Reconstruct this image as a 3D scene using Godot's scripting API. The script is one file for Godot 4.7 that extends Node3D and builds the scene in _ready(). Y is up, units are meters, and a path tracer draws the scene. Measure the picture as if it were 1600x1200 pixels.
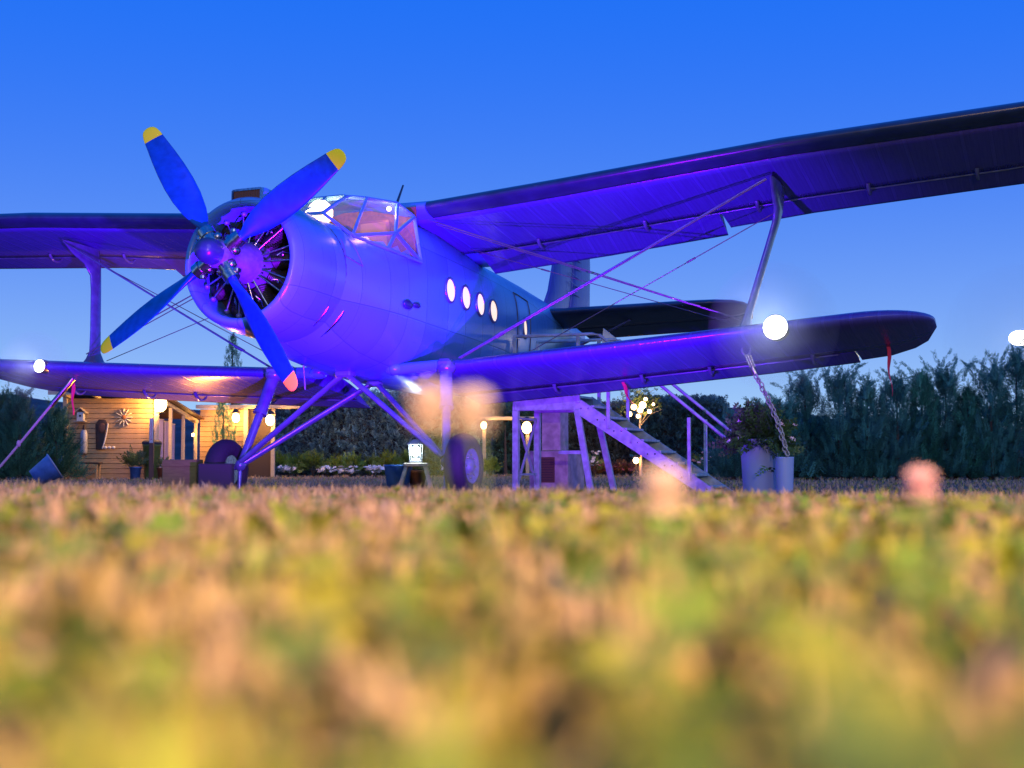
extends Node3D

# ---------------------------------------------------------------- helpers
var rng := RandomNumberGenerator.new()
var M := {}
var T := {}
var plane: Node3D

func R(a: float, b: float) -> float:
	return rng.randf_range(a, b)

func V(x: float, y: float, z: float) -> Vector3:
	return Vector3(x, y, z)

func numbered(called: String, parent: Node) -> String:
	if not parent.has_node(NodePath(called)):
		return called
	var k := 1
	while parent.has_node(NodePath("%s_%03d" % [called, k])):
		k += 1
	return "%s_%03d" % [called, k]

func tag(o: Node, label := "", category := "", group := "", kind := "") -> Node:
	if label: o.set_meta("label", label)
	if category: o.set_meta("category", category)
	if group: o.set_meta("group", group)
	if kind: o.set_meta("kind", kind)
	return o

func thing(called: String, at: Vector3, label: String, category: String, group := "", turn := 0.0) -> Node3D:
	var o := Node3D.new()
	o.name = numbered(called, self)
	add_child(o)
	o.position = at
	o.rotation.y = turn
	tag(o, label, category, group)
	return o

func S() -> SurfaceTool:
	var st := SurfaceTool.new()
	st.begin(Mesh.PRIMITIVE_TRIANGLES)
	st.set_smooth_group(0)
	return st

func put(st: SurfaceTool, called: String, m: Material, parent: Node = self) -> MeshInstance3D:
	st.generate_normals()
	return put_mesh(st.commit(), called, m, parent)

func put_mesh(me: Mesh, called: String, m: Material, parent: Node = self) -> MeshInstance3D:
	var o := MeshInstance3D.new()
	o.mesh = me
	o.material_override = m
	o.name = numbered(called, parent)
	parent.add_child(o)
	return o

func mesh_of(st: SurfaceTool) -> ArrayMesh:
	st.generate_normals()
	return st.commit()

# a triangle or quad whose front looks away from the point «inside»
func tri(st: SurfaceTool, a: Vector3, b: Vector3, c: Vector3, inside: Vector3) -> void:
	var n := (b - a).cross(c - a)
	if n.dot((a + b + c) / 3.0 - inside) > 0.0:
		st.add_vertex(a); st.add_vertex(c); st.add_vertex(b)
	else:
		st.add_vertex(a); st.add_vertex(b); st.add_vertex(c)

func quad(st: SurfaceTool, a: Vector3, b: Vector3, c: Vector3, d: Vector3, inside: Vector3) -> void:
	tri(st, a, b, c, inside)
	tri(st, a, c, d, inside)

# a box with chamfered edges; x is its frame
func box(st: SurfaceTool, x: Transform3D, size: Vector3, ch := 0.0) -> void:
	st.set_smooth_group(-1)
	var h := size / 2.0
	var o := x.origin
	if ch <= 0.0:
		for ax in 3:
			for s in [-1.0, 1.0]:
				var u := (ax + 1) % 3
				var v := (ax + 2) % 3
				var q := []
				for k in [[-1, -1], [1, -1], [1, 1], [-1, 1]]:
					var p := Vector3.ZERO
					p[ax] = s * h[ax]; p[u] = k[0] * h[u]; p[v] = k[1] * h[v]
					q.append(x * p)
				quad(st, q[0], q[1], q[2], q[3], o)
	else:
		var f := func(ax: int, s: float, su: float, sv: float) -> Vector3:
			var u := (ax + 1) % 3
			var v := (ax + 2) % 3
			var p := Vector3.ZERO
			p[ax] = s * h[ax]; p[u] = su * (h[u] - ch); p[v] = sv * (h[v] - ch)
			return x * p
		for ax in 3:
			var u := (ax + 1) % 3
			for s in [-1.0, 1.0]:
				quad(st, f.call(ax, s, -1, -1), f.call(ax, s, 1, -1), f.call(ax, s, 1, 1), f.call(ax, s, -1, 1), o)
				# edge between face (ax,s) and face (u,t)
				for t in [-1.0, 1.0]:
					quad(st, f.call(ax, s, t, -1), f.call(ax, s, t, 1), f.call(u, t, 1, s), f.call(u, t, -1, s), o)
		for sx in [-1.0, 1.0]:
			for sy in [-1.0, 1.0]:
				for sz in [-1.0, 1.0]:
					tri(st, f.call(0, sx, sy, sz), f.call(1, sy, sz, sx), f.call(2, sz, sx, sy), o)
	st.set_smooth_group(0)

func bx(st: SurfaceTool, c: Vector3, size: Vector3, ch := 0.0, turn := 0.0) -> void:
	box(st, Transform3D(Basis(Vector3.UP, turn), c), size, ch)

# frame whose y axis runs from a to b
func along(a: Vector3, b: Vector3, hint := Vector3.ZERO) -> Transform3D:
	var y := (b - a).normalized()
	var h := hint
	if h == Vector3.ZERO or absf(h.normalized().dot(y)) > 0.99:
		h = Vector3.RIGHT if absf(y.x) < 0.8 else Vector3.BACK
	var z := h.cross(y).normalized()
	var x := y.cross(z).normalized()
	return Transform3D(Basis(x, y, z), a)

func bar(st: SurfaceTool, a: Vector3, b: Vector3, w: float, d: float, ch := 0.0, hint := Vector3.ZERO) -> void:
	var f := along(a, b, hint)
	f.origin = (a + b) / 2.0
	box(st, f, V(w, a.distance_to(b), d), ch)

func ring(f: Transform3D, rx: float, rz: float, n: int) -> PackedVector3Array:
	var r := PackedVector3Array()
	for i in n:
		var a := TAU * i / n
		r.append(f * V(cos(a) * rx, 0, sin(a) * rz))
	return r

func centre(r: PackedVector3Array) -> Vector3:
	var c := Vector3.ZERO
	for p in r: c += p
	return c / r.size()

func loft(st: SurfaceTool, rings: Array, caps := true, skip = null) -> void:
	var n: int = rings[0].size()
	for k in rings.size() - 1:
		var a: PackedVector3Array = rings[k]
		var b: PackedVector3Array = rings[k + 1]
		var inside := (centre(a) + centre(b)) / 2.0
		for i in n:
			var j := (i + 1) % n
			if skip != null and skip.call((a[i] + a[j] + b[i] + b[j]) / 4.0): continue
			# orient the whole quad once
			var nn := (a[j] - b[i]).cross(b[j] - a[i])
			var out := nn.dot((a[i] + a[j] + b[i] + b[j]) / 4.0 - inside) > 0.0
			var q := [a[i], a[j], b[j], b[i]]
			if (q[1] - q[0]).cross(q[2] - q[0]).dot((q[0] + q[2]) / 2.0 - inside) < 0.0 and (q[2] - q[0]).cross(q[3] - q[0]).dot((q[0] + q[2]) / 2.0 - inside) <= 0.0:
				q = [a[i], b[i], b[j], a[j]]
			if q[0].distance_squared_to(q[1]) > 1e-12:
				st.add_vertex(q[0]); st.add_vertex(q[2]); st.add_vertex(q[1])
			if q[2].distance_squared_to(q[3]) > 1e-12:
				st.add_vertex(q[0]); st.add_vertex(q[3]); st.add_vertex(q[2])
	if caps:
		st.set_smooth_group(-1)
		for e in [0, rings.size() - 1]:
			var r: PackedVector3Array = rings[e]
			var c := centre(r)
			var other: PackedVector3Array = rings[1 if e == 0 else rings.size() - 2]
			var ins := centre(other)
			if ins.distance_to(c) < 1e-5: continue
			for i in n: tri(st, c, r[i], r[(i + 1) % n], ins)
		st.set_smooth_group(0)

func tube(st: SurfaceTool, a: Vector3, b: Vector3, r0: float, r1 := -1.0, n := 10, caps := true) -> void:
	var f := along(a, b)
	var g := f
	g.origin = b
	if r1 < 0.0: r1 = r0
	loft(st, [ring(f, r0, r0, n), ring(g, r1, r1, n)], caps)

# streamlined strut: rx across hint, rz along it
func fair(st: SurfaceTool, a: Vector3, b: Vector3, thick: float, chord: float, hint: Vector3, n := 14) -> void:
	var y := (b - a).normalized()
	var z := (hint - y * hint.dot(y)).normalized()
	var f := Transform3D(Basis(y.cross(z), y, z), a)
	var g := Transform3D(f.basis, b)
	loft(st, [ring(f, thick, chord, n), ring(g, thick, chord, n)])

func pipe(st: SurfaceTool, pts: Array, r: float, n := 8, r_end := -1.0) -> void:
	var rings := []
	for i in pts.size():
		var d: Vector3 = pts[mini(i + 1, pts.size() - 1)] - pts[maxi(i - 1, 0)]
		var f := along(pts[i], pts[i] + d)
		var rr := r if r_end < 0.0 else lerpf(r, r_end, float(i) / (pts.size() - 1))
		rings.append(ring(f, rr, rr, n))
	loft(st, rings)

# profile of (radius, height) turned round the frame's y axis
func lathe(st: SurfaceTool, f: Transform3D, prof: Array, n := 20, caps := false, sx := 1.0) -> void:
	var rings := []
	for p in prof:
		var g := f
		g.origin = f * V(0, p.y, 0)
		rings.append(ring(g, maxf(p.x, 1e-4) * sx, maxf(p.x, 1e-4), n))
	for k in rings.size() - 1:
		var a: PackedVector3Array = rings[k]
		var b: PackedVector3Array = rings[k + 1]
		# outward is to the right of the profile's direction
		for i in n:
			var j := (i + 1) % n
			st.add_vertex(a[i]); st.add_vertex(a[j]); st.add_vertex(b[j])
			st.add_vertex(a[i]); st.add_vertex(b[j]); st.add_vertex(b[i])
	if caps:
		st.set_smooth_group(-1)
		for e in [0, rings.size() - 1]:
			var r: PackedVector3Array = rings[e]
			var c := centre(r)
			for i in n: tri(st, c, r[i], r[(i + 1) % n], centre(rings[rings.size() - 1 - e]))
		st.set_smooth_group(0)

func ball(st: SurfaceTool, c: Vector3, r: Vector3, n := 12, m := 7) -> void:
	var rings := []
	for i in m + 1:
		var a := PI * i / m
		rings.append(ring(Transform3D(Basis(), c + V(0, cos(a) * r.y, 0)), maxf(sin(a), 0.001) * r.x, maxf(sin(a), 0.001) * r.z, n))
	loft(st, rings, false)

func many(called: String, me: Mesh, m: Material, where: Array, colors: Array, parent: Node = self, kind := "stuff") -> MultiMeshInstance3D:
	var mm := MultiMesh.new()
	mm.transform_format = MultiMesh.TRANSFORM_3D
	mm.use_colors = colors.size() > 0
	mm.mesh = me
	mm.instance_count = where.size()
	for i in where.size():
		mm.set_instance_transform(i, where[i])
		if colors.size(): mm.set_instance_color(i, colors[i])
	var o := MultiMeshInstance3D.new()
	o.multimesh = mm
	o.material_override = m
	o.name = numbered(called, parent)
	parent.add_child(o)
	o.set_meta("kind", kind)
	return o

func noise_tex(key: String, freq: float, oct: int, lo: float, hi: float, px := 512, kind := FastNoiseLite.TYPE_SIMPLEX_SMOOTH, normal := false) -> NoiseTexture2D:
	if T.has(key): return T[key]
	var nz := FastNoiseLite.new()
	nz.noise_type = kind
	nz.frequency = freq
	nz.fractal_octaves = oct
	nz.seed = 7 + T.size()
	var t := NoiseTexture2D.new()
	t.width = px; t.height = px
	t.seamless = true
	t.noise = nz
	if normal:
		t.as_normal_map = true
		t.bump_strength = 4.0
	var g := Gradient.new()
	g.set_color(0, Color(lo, lo, lo)); g.set_color(1, Color(hi, hi, hi))
	t.color_ramp = g
	T[key] = t
	return t

func mat(key: String, lin: Color, rough := 0.6, metal := 0.0, tex: Texture2D = null, scale := 1.0, bump: Texture2D = null, bump_scale := 0.0) -> StandardMaterial3D:
	var m := StandardMaterial3D.new()
	m.resource_name = key
	m.albedo_color = lin.linear_to_srgb()
	m.roughness = rough
	m.metallic = metal
	if tex or bump:
		m.uv1_triplanar = true
		m.uv1_scale = Vector3.ONE * scale
	if tex: m.albedo_texture = tex
	if bump:
		m.heightmap_enabled = true
		m.heightmap_texture = bump
		m.heightmap_scale = bump_scale
	M[key] = m
	return m

func glow(key: String, c: Color, e: float) -> StandardMaterial3D:
	var m := mat(key, Color(0.8, 0.8, 0.8), 0.4)
	m.emission_enabled = true
	m.emission = c
	m.emission_energy_multiplier = e
	return m

func omni(called: String, at: Vector3, c: Color, e: float, size := 0.04) -> OmniLight3D:
	var l := OmniLight3D.new()
	l.name = numbered(called, self)
	l.light_color = c
	l.light_energy = e
	l.light_size = size
	l.omni_range = 40.0
	l.omni_attenuation = 2.0
	l.shadow_enabled = true
	add_child(l)
	l.position = at
	return l

func spot(called: String, at: Vector3, to: Vector3, c: Color, e: float, angle: float, soft := 0.6, size := 0.08) -> SpotLight3D:
	var l := SpotLight3D.new()
	l.name = numbered(called, self)
	l.light_color = c
	l.light_energy = e
	l.light_size = size
	l.spot_angle = angle
	l.spot_angle_attenuation = soft
	l.spot_range = 40.0
	l.spot_attenuation = 2.0
	l.shadow_enabled = true
	add_child(l)
	l.look_at_from_position(at, to)
	return l

# ---------------------------------------------------------------- the place
var bump_noise := FastNoiseLite.new()
func soil(x: float, z: float) -> float:
	# a low rise where the camera lies, falling to the lawn the aircraft stands on
	var d := -z
	var t := clampf((d - 4.3) / 8.0, 0.0, 1.0)
	var h := lerpf(0.342 - 0.010 * x * clampf(d / 4.0, 0, 1), 0.0, t * t * (3.0 - 2.0 * t))
	h += 0.034 * (1.0 - smoothstep(1.2, 3.4, d))
	return h + 0.012 * bump_noise.get_noise_2d(x * 3.0, z * 3.0) * (1.0 - 0.6 * t)

func _ready() -> void:
	rng.seed = 20240611
	bump_noise.seed = 3
	bump_noise.frequency = 0.35
	setup_view()
	setup_materials()
	lamps_for_the_aircraft()
	ground()
	far_hills()
	biplane()
	tie_downs()
	boarding_stairs()
	shed()
	garden()
	conifers()
	lawn_things()
	foreground()

func setup_view() -> void:
	var cam := Camera3D.new()
	cam.name = "camera"
	add_child(cam)
	cam.position = V(0, 0.463, 0)
	cam.rotation = V(0.05626, 0, 0)
	var at := CameraAttributesPhysical.new()
	at.frustum_focal_length = 50.0
	at.exposure_aperture = 3.9
	at.frustum_focus_distance = 19.0
	at.frustum_near = 0.05
	at.frustum_far = 3000.0
	cam.attributes = at
	cam.projection = Camera3D.PROJECTION_FRUSTUM
	cam.near = 0.05
	cam.far = 3000.0
	cam.size = 2.0 * 0.05 * 600.0 / 2200.0
	cam.frustum_offset = Vector2.ZERO
	cam.current = true
	var e := Environment.new()
	e.background_mode = Environment.BG_SKY
	var sm := ProceduralSkyMaterial.new()
	sm.sky_top_color = Color(0.0, 0.148, 0.92).linear_to_srgb()
	sm.sky_horizon_color = Color(0.50, 0.77, 0.96).linear_to_srgb()
	sm.sky_curve = 0.067
	sm.ground_bottom_color = Color(0.05, 0.06, 0.08).linear_to_srgb()
	sm.ground_horizon_color = Color(0.25, 0.33, 0.5).linear_to_srgb()
	var sk := Sky.new()
	sk.sky_material = sm
	e.sky = sk
	e.tonemap_mode = Environment.TONE_MAPPER_LINEAR
	e.tonemap_exposure = 1.0
	e.sdfgi_enabled = true
	e.ssao_enabled = true
	e.ssil_enabled = true
	e.volumetric_fog_enabled = true
	e.volumetric_fog_density = 0.0
	var we := WorldEnvironment.new()
	we.name = "world"
	we.environment = e
	add_child(we)
	# the broad afterglow of the evening sky behind the camera
	var sun := DirectionalLight3D.new()
	sun.name = "afterglow"
	sun.light_color = Color(0.93, 0.95, 1.0)
	sun.light_energy = 0.20
	sun.light_angular_distance = 40.0
	sun.sky_mode = DirectionalLight3D.SKY_MODE_LIGHT_ONLY
	sun.shadow_enabled = true
	add_child(sun)
	sun.look_at_from_position(V(6, 7, 12), Vector3.ZERO)

func setup_materials() -> void:
	var soft := noise_tex("soft", 0.012, 4, 0.72, 1.0)
	var fine := noise_tex("fine", 0.05, 4, 0.7, 1.0)
	var patch := noise_tex("patch", 0.02, 5, 0.45, 1.0)
	var relief := noise_tex("relief", 0.02, 4, 0.0, 1.0)
	var grain := grain_tex()
	var sheet := sheet_tex()
	var rib := rib_tex()
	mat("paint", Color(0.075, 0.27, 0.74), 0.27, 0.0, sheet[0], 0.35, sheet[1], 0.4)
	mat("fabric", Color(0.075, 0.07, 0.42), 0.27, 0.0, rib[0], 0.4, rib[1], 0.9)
	mat("gloss_paint", Color(0.13, 0.36, 0.74), 0.2)
	mat("dark_paint", Color(0.025, 0.05, 0.13), 0.30, 0.0, soft, 0.5)
	mat("strut", Color(0.14, 0.19, 0.42), 0.25, 0.3, soft, 0.8)
	mat("steel", Color(0.62, 0.62, 0.62), 0.22, 1.0, fine, 1.0)
	mat("wire", Color(0.16, 0.16, 0.2), 0.35, 0.6)
	mat("blade", Color(0.004, 0.09, 0.44), 0.30, 0.0, soft, 1.2)
	mat("tip", Color(0.82, 0.86, 0.03), 0.8)
	M.tip.metallic_specular = 0.0
	mat("engine", Color(0.05, 0.05, 0.06), 0.5, 0.5, fine, 3.0)
	mat("crankcase", Color(0.14, 0.17, 0.34), 0.4, 0.2, soft, 2.0)
	mat("inside", Color(0.025, 0.025, 0.03), 0.8)
	mat("rubber", Color(0.02, 0.02, 0.035), 0.8, 0.0, fine, 2.0, relief, 0.4)
	mat("leather", Color(0.16, 0.07, 0.04), 0.6, 0.0, fine, 2.0)
	mat("cockpit_lining", Color(0.22, 0.11, 0.06), 0.7, 0.0, soft, 2.0)
	var gl := mat("glass", Color(0.9, 0.92, 0.95, 0.12), 0.06)
	gl.albedo_color = Color(0.9, 0.93, 0.96, 0.12)
	gl.transparency = BaseMaterial3D.TRANSPARENCY_ALPHA
	glow("cabin_glow", Color(1.0, 0.86, 0.62), 1.06)
	glow("landing_glow", Color(1.0, 0.98, 0.95), 9.0)
	glow("warm_bulb", Color(1.0, 0.80, 0.52), 14.0)
	glow("cockpit_glow", Color(1.0, 0.84, 0.60), 3.4)
	glow("lantern_glow", Color(0.86, 0.95, 1.0), 7.0)
	glow("purple_glow", Color(0.45, 0.12, 1.0), 3.0)
	mat("ribbon", Color(0.55, 0.02, 0.10), 0.7)
	mat("wood", Color(0.60, 0.40, 0.20), 0.65, 0.0, grain, 0.6, grain, 0.15)
	mat("pale_wood", Color(0.72, 0.60, 0.44), 0.65, 0.0, grain, 0.8, grain, 0.12)
	mat("dark_wood", Color(0.06, 0.035, 0.025), 0.6, 0.0, grain, 0.8)
	mat("stair_metal", Color(0.46, 0.60, 0.64), 0.45, 0.1, soft, 0.9)
	mat("cabinet", Color(0.55, 0.44, 0.42), 0.55, 0.0, soft, 0.8)
	mat("tan_box", Color(0.22, 0.21, 0.06), 0.8, 0.0, grain, 0.9)
	mat("blue_plastic", Color(0.10, 0.26, 0.62), 0.35, 0.0, soft, 1.0)
	mat("zinc", Color(0.5, 0.52, 0.56), 0.4, 0.2, fine, 0.8)
	mat("planter", Color(0.27, 0.37, 0.68), 0.4)
	mat("white_paint", Color(0.78, 0.76, 0.72), 0.6, 0.0, fine, 1.0)
	mat("green_bin", Color(0.16, 0.24, 0.05), 0.45, 0.0, soft, 1.0)
	mat("terracotta", Color(0.42, 0.16, 0.06), 0.8, 0.0, fine, 1.0)
	mat("cloth", Color(0.5, 0.4, 0.58), 0.9, 0.0, fine, 1.5)
	mat("rope", Color(0.45, 0.42, 0.42), 0.85, 0.0, fine, 6.0)
	mat("bark", Color(0.12, 0.085, 0.06), 0.9, 0.0, fine, 2.0, relief, 2.0)
	mat("lawn", Color(0.18, 0.14, 0.06), 0.95, 0.0, patch, 0.22, relief, 2.0)
	mat("hill", Color(0.05, 0.09, 0.11), 1.0, 0.0, patch, 0.01)
	for k in [["leaf_conifer", Color(0.05, 0.205, 0.165), 0.7], ["leaf_hedge", Color(0.14, 0.22, 0.25), 0.6], ["leaf", Color(0.10, 0.15, 0.04), 0.55], ["petal", Color(1, 1, 1), 0.7], ["grass", Color(1, 1, 1), 0.65]]:
		var m := mat(k[0], k[1], k[2])
		m.vertex_color_use_as_albedo = true
		m.backlight_enabled = true
		m.backlight = Color(0.35, 0.35, 0.35)
	M["petal"].backlight = Color(0.5, 0.45, 0.45)

func grain_tex() -> ImageTexture:
	var im := Image.create(512, 512, false, Image.FORMAT_RGB8)
	var nz := FastNoiseLite.new()
	nz.seed = 5
	nz.frequency = 1.0
	for y in 512:
		for x in 512:
			var fx := TAU * x / 512.0
			var v := 0.5 + 0.5 * nz.get_noise_3d(cos(fx) * 1.1, sin(fx) * 1.1, y * 0.09)
			var w := 0.5 + 0.5 * nz.get_noise_3d(cos(fx) * 2.3 + 40.0, sin(fx) * 2.3, y * 0.42)
			var c := clampf(0.70 + 0.2 * v + 0.12 * w, 0, 1)
			im.set_pixel(x, y, Color(c, c * 0.98, c * 0.95))
	T["grain"] = ImageTexture.create_from_image(im)
	return T["grain"]

# doped fabric over ribs: tapes in the colour, ribs and slack wrinkles in the relief
func rib_tex() -> Array:
	var im := Image.create(512, 512, false, Image.FORMAT_RGB8)
	var al := Image.create(512, 512, false, Image.FORMAT_RGB8)
	var nz := FastNoiseLite.new()
	nz.seed = 9
	nz.frequency = 1.0
	for y in 512:
		for x in 512:
			var u := x / 512.0 * 8.0
			var f := absf(u - roundf(u))
			var rib := exp(-f * f * 300.0)
			var a := TAU * x / 512.0
			var w := nz.get_noise_3d(cos(a) * 9.0 + y * 0.012, sin(a) * 9.0, sin(TAU * y / 512.0) * 0.9)
			var c := clampf(0.45 + 0.25 * rib + 0.22 * w, 0, 1)
			im.set_pixel(x, y, Color(c, c, c))
			var st := nz.get_noise_3d(cos(a) * 14.0, sin(a) * 14.0, sin(TAU * y / 512.0) * 0.5 + 9.0)
			var g := clampf(0.90 + 0.08 * st + (0.06 if f < 0.07 else 0.0) - (0.12 if absf(f - 0.075) < 0.008 else 0.0), 0, 1)
			al.set_pixel(x, y, Color(g, g, g))
	return [ImageTexture.create_from_image(al), ImageTexture.create_from_image(im)]

# riveted sheet: panels of slightly different tone, seams and rivet rows
func sheet_tex() -> Array:
	var im := Image.create(1024, 1024, false, Image.FORMAT_RGB8)
	var al := Image.create(1024, 1024, false, Image.FORMAT_RGB8)
	im.fill(Color(0.6, 0.6, 0.6))
	var xs := [0, 190, 430, 640, 860, 1024]
	var ys := [0, 350, 700, 1024]
	for i in 5:
		for j in 3:
			var t := R(0.82, 1.0)
			al.fill_rect(Rect2i(xs[i], ys[j], xs[i + 1] - xs[i], ys[j + 1] - ys[j]), Color(t, t, t))
	for s in xs.slice(0, 5):
		im.fill_rect(Rect2i(s, 0, 4, 1024), Color(0.2, 0.2, 0.2))
		al.fill_rect(Rect2i(s, 0, 3, 1024), Color(0.62, 0.62, 0.62))
		for k in 64:
			im.fill_rect(Rect2i(s + 9, k * 16, 4, 4), Color(0.95, 0.95, 0.95))
			al.fill_rect(Rect2i(s + 9, k * 16, 3, 3), Color(0.78, 0.78, 0.78))
	for s in ys.slice(0, 3):
		im.fill_rect(Rect2i(0, s, 1024, 4), Color(0.2, 0.2, 0.2))
		al.fill_rect(Rect2i(0, s, 1024, 3), Color(0.62, 0.62, 0.62))
		for k in 64:
			im.fill_rect(Rect2i(k * 16, s + 9, 4, 4), Color(0.95, 0.95, 0.95))
			al.fill_rect(Rect2i(k * 16, s + 9, 3, 3), Color(0.78, 0.78, 0.78))
	# thin oil and rain streaks
	for k in 90:
		var x := int(R(0, 1020))
		var y := int(R(0, 900))
		var n := int(R(20, 110))
		var t := R(0.72, 0.9)
		for i in n:
			var c := al.get_pixel(x, y + i).r * lerpf(t, 1.0, i / float(n))
			al.set_pixel(x, y + i, Color(c, c, c)); al.set_pixel(x + 1, y + i, Color(c, c, c))
	return [ImageTexture.create_from_image(al), ImageTexture.create_from_image(im)]

# LED floodlights standing in the grass in front of the nose
func flood(at: Vector3, to: Vector3, c: Color, e: float, angle: float, label: String, lens := "purple_glow") -> void:
	var o := thing("floodlight", at, label, "floodlight", "LED floodlights on the lawn")
	var d := (to - at).normalized()
	var f := along(at + d * 0.02, at + d * 0.07)
	f.origin -= at
	var st := S()
	bx(st, V(0, -0.06, 0), V(0.14, 0.02, 0.1), 0.004)
	bar(st, V(0.075, -0.06, 0), V(0.075, 0.01, 0), 0.008, 0.03)
	bar(st, V(-0.075, -0.06, 0), V(-0.075, 0.01, 0), 0.008, 0.03)
	put(st, "bracket", M.inside, o)
	st = S()
	lathe(st, Transform3D(f.basis, f.origin), [Vector2(0.0, -0.06), Vector2(0.05, -0.06), Vector2(0.065, 0.0), Vector2(0.065, 0.02), Vector2(0.058, 0.02), Vector2(0.055, 0.0)], 18)
	put(st, "housing", M.inside, o)
	st = S()
	lathe(st, Transform3D(f.basis, f.origin), [Vector2(0.0001, 0.004), Vector2(0.055, 0.004)], 18)
	put(st, "lens", M[lens], o)
	spot("flood_beam", at + d * 0.06, to, c, e, angle, 0.9, 0.05)

func lamps_for_the_aircraft() -> void:
	var purple := Color(0.53, 0.0, 1.0)
	flood(V(-0.9, 0.12, -11.2), V(-2.6, 2.15, -16.0), purple, 300.0, 25.0, "small LED floodlight in the grass aimed at the aircraft nose")
	flood(V(0.25, 0.12, -13.6), V(0.55, 3.0, -18.0), purple, 100.0, 44.0, "small LED floodlight in the grass under the near lower wing")
	flood(V(-5.9, 0.12, -14.6), V(-7.0, 3.2, -19.5), purple, 60.0, 38.0, "small LED floodlight in the grass below the far wings")
	flood(V(-5.05, 0.09, -21.9), V(-4.6, 3.6, -20.4), Color(1.0, 0.58, 0.22), 13.0, 70.0, "small warm floodlight in the grass behind the far lower wing root", "warm_bulb")

func ground() -> void:
	var st := S()
	var zs := []
	var z := 12.0
	while z > -14.0:
		zs.append(z)
		z -= 0.4 if z < 1.0 else 1.5
	while z > -90.0:
		zs.append(z); z -= 2.5
	while z > -1600.0:
		zs.append(z); z -= 60.0
	var xs := []
	for k in range(-60, 61):
		var t := k / 60.0
		xs.append(signf(t) * (absf(t) * 9.0 + pow(absf(t), 5.0) * 900.0))
	for i in zs.size() - 1:
		for j in xs.size() - 1:
			var p := []
			for q in [[0, 0], [0, 1], [1, 1], [1, 0]]:
				var x: float = xs[j + q[1]]
				var zz: float = zs[i + q[0]]
				p.append(V(x, soil(x, zz), zz))
			quad(st, p[0], p[1], p[2], p[3], p[0] - V(0, 50, 0))
	tag(put(st, "lawn", M.lawn), "dry lawn with a low rise in front", "", "", "structure")

# damp evening air that glows round the brightest lamps
func lamp_mist(at: Vector3, r: float, density: float) -> void:
	var f := FogVolume.new()
	f.name = numbered("lamp_mist", self)
	f.shape = RenderingServer.FOG_VOLUME_SHAPE_ELLIPSOID
	f.size = Vector3.ONE * r * 2.0
	var m := FogMaterial.new()
	m.density = density
	m.albedo = Color(0.92, 0.95, 1.0)
	f.material = m
	add_child(f)
	f.position = at
	tag(f, "thin lit mist round a bright lamp", "mist", "lamp mist", "stuff")

func far_hills() -> void:
	var nz := FastNoiseLite.new()
	nz.seed = 12
	nz.frequency = 0.012
	var st := S()
	var rows := []
	for k in 4:
		var row := []
		for i in 90:
			var x := -420.0 + i * 10.0
			var hh := (19.0 if x < 0 else 19.0 - 0.05 * x) + 6.0 * nz.get_noise_2d(x, 0) + 1.6 * nz.get_noise_2d(x * 9.0, 4.0)
			row.append(V(x, [-1.0, hh * 0.6, hh, -1.0][k], [-330.0, -370.0, -420.0, -520.0][k]))
		rows.append(row)
	for k in 3:
		for i in 89:
			quad(st, rows[k][i], rows[k][i + 1], rows[k + 1][i + 1], rows[k + 1][i], rows[k][i] - V(0, 80, 0))
	tag(put(st, "hills", M.hill), "dark wooded hills far behind the garden", "", "", "structure")

# ---------------------------------------------------------------- the aircraft
# Its own frame: +x its left wing, +y up, +z the nose; the origin lies midway between the wheel hubs.
func aero(c: float) -> float:
	return 0.6 * (0.2969 * sqrt(c) - 0.126 * c - 0.3516 * c * c + 0.2843 * c * c * c - 0.1036 * c * c * c * c)

func camber(c: float) -> float:
	return 0.035 * (0.8 * c - c * c) / 0.16 if c < 0.4 else 0.035 * (0.2 + 0.8 * c - c * c) / 0.36

# stations: [x, y, z of the leading edge, chord, drop of the trailing edge]
func section(s: Array, c0: float, c1: float, droop := 0.0, thick := 1.0, n := 11) -> PackedVector3Array:
	var d: Vector3 = V(0, -s[4], -sqrt(maxf(s[3] * s[3] - s[4] * s[4], 0.0001))) / s[3]
	var up := V(0, -d.z, d.y)
	var o := V(s[0], s[1], s[2])
	var r := PackedVector3Array()
	for side in [1.0, -1.0]:
		for k in n:
			var t := float(k) / (n - 1)
			if side < 0: t = 1.0 - t
			if c0 == 0.0: t = t * t * (1.6 - 0.6 * t)
			var c := lerpf(c0, c1, t)
			var p: Vector3 = d * c + up * (camber(c) + side * maxf(aero(c), 0.0015) * thick)
			if droop != 0.0:
				var h: Vector3 = d * c0 + up * (camber(c0) - 0.6 * aero(c0))
				p = h + Basis(Vector3.RIGHT, -droop) * (p - h)
			r.append(o + p * s[3])
	return r

func mirror(a: Array, s: float) -> Array:
	return [a[0] * s, a[1], a[2], a[3], a[4]]

func lerp_station(st: Array, x: float) -> Array:
	for k in st.size() - 1:
		if x <= st[k + 1][0] or k == st.size() - 2:
			var t: float = (x - st[k][0]) / (st[k + 1][0] - st[k][0])
			var o := []
			for i in 5: o.append(lerpf(st[k][i], st[k + 1][i], t))
			o[0] = x
			return o
	return st[0]

func wing_piece(stations: Array, s: float, x0: float, x1: float, c0: float, c1: float, droop := 0.0, step := 0.6) -> SurfaceTool:
	var st := S()
	var rings := []
	var xs := [x0]
	for q in stations:
		if q[0] > x0 + 0.01 and q[0] < x1 - 0.01: xs.append(q[0])
	xs.append(x1)
	for x in xs: rings.append(section(mirror(lerp_station(stations, x), s), c0, c1, droop))
	loft(st, rings)
	return st

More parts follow.
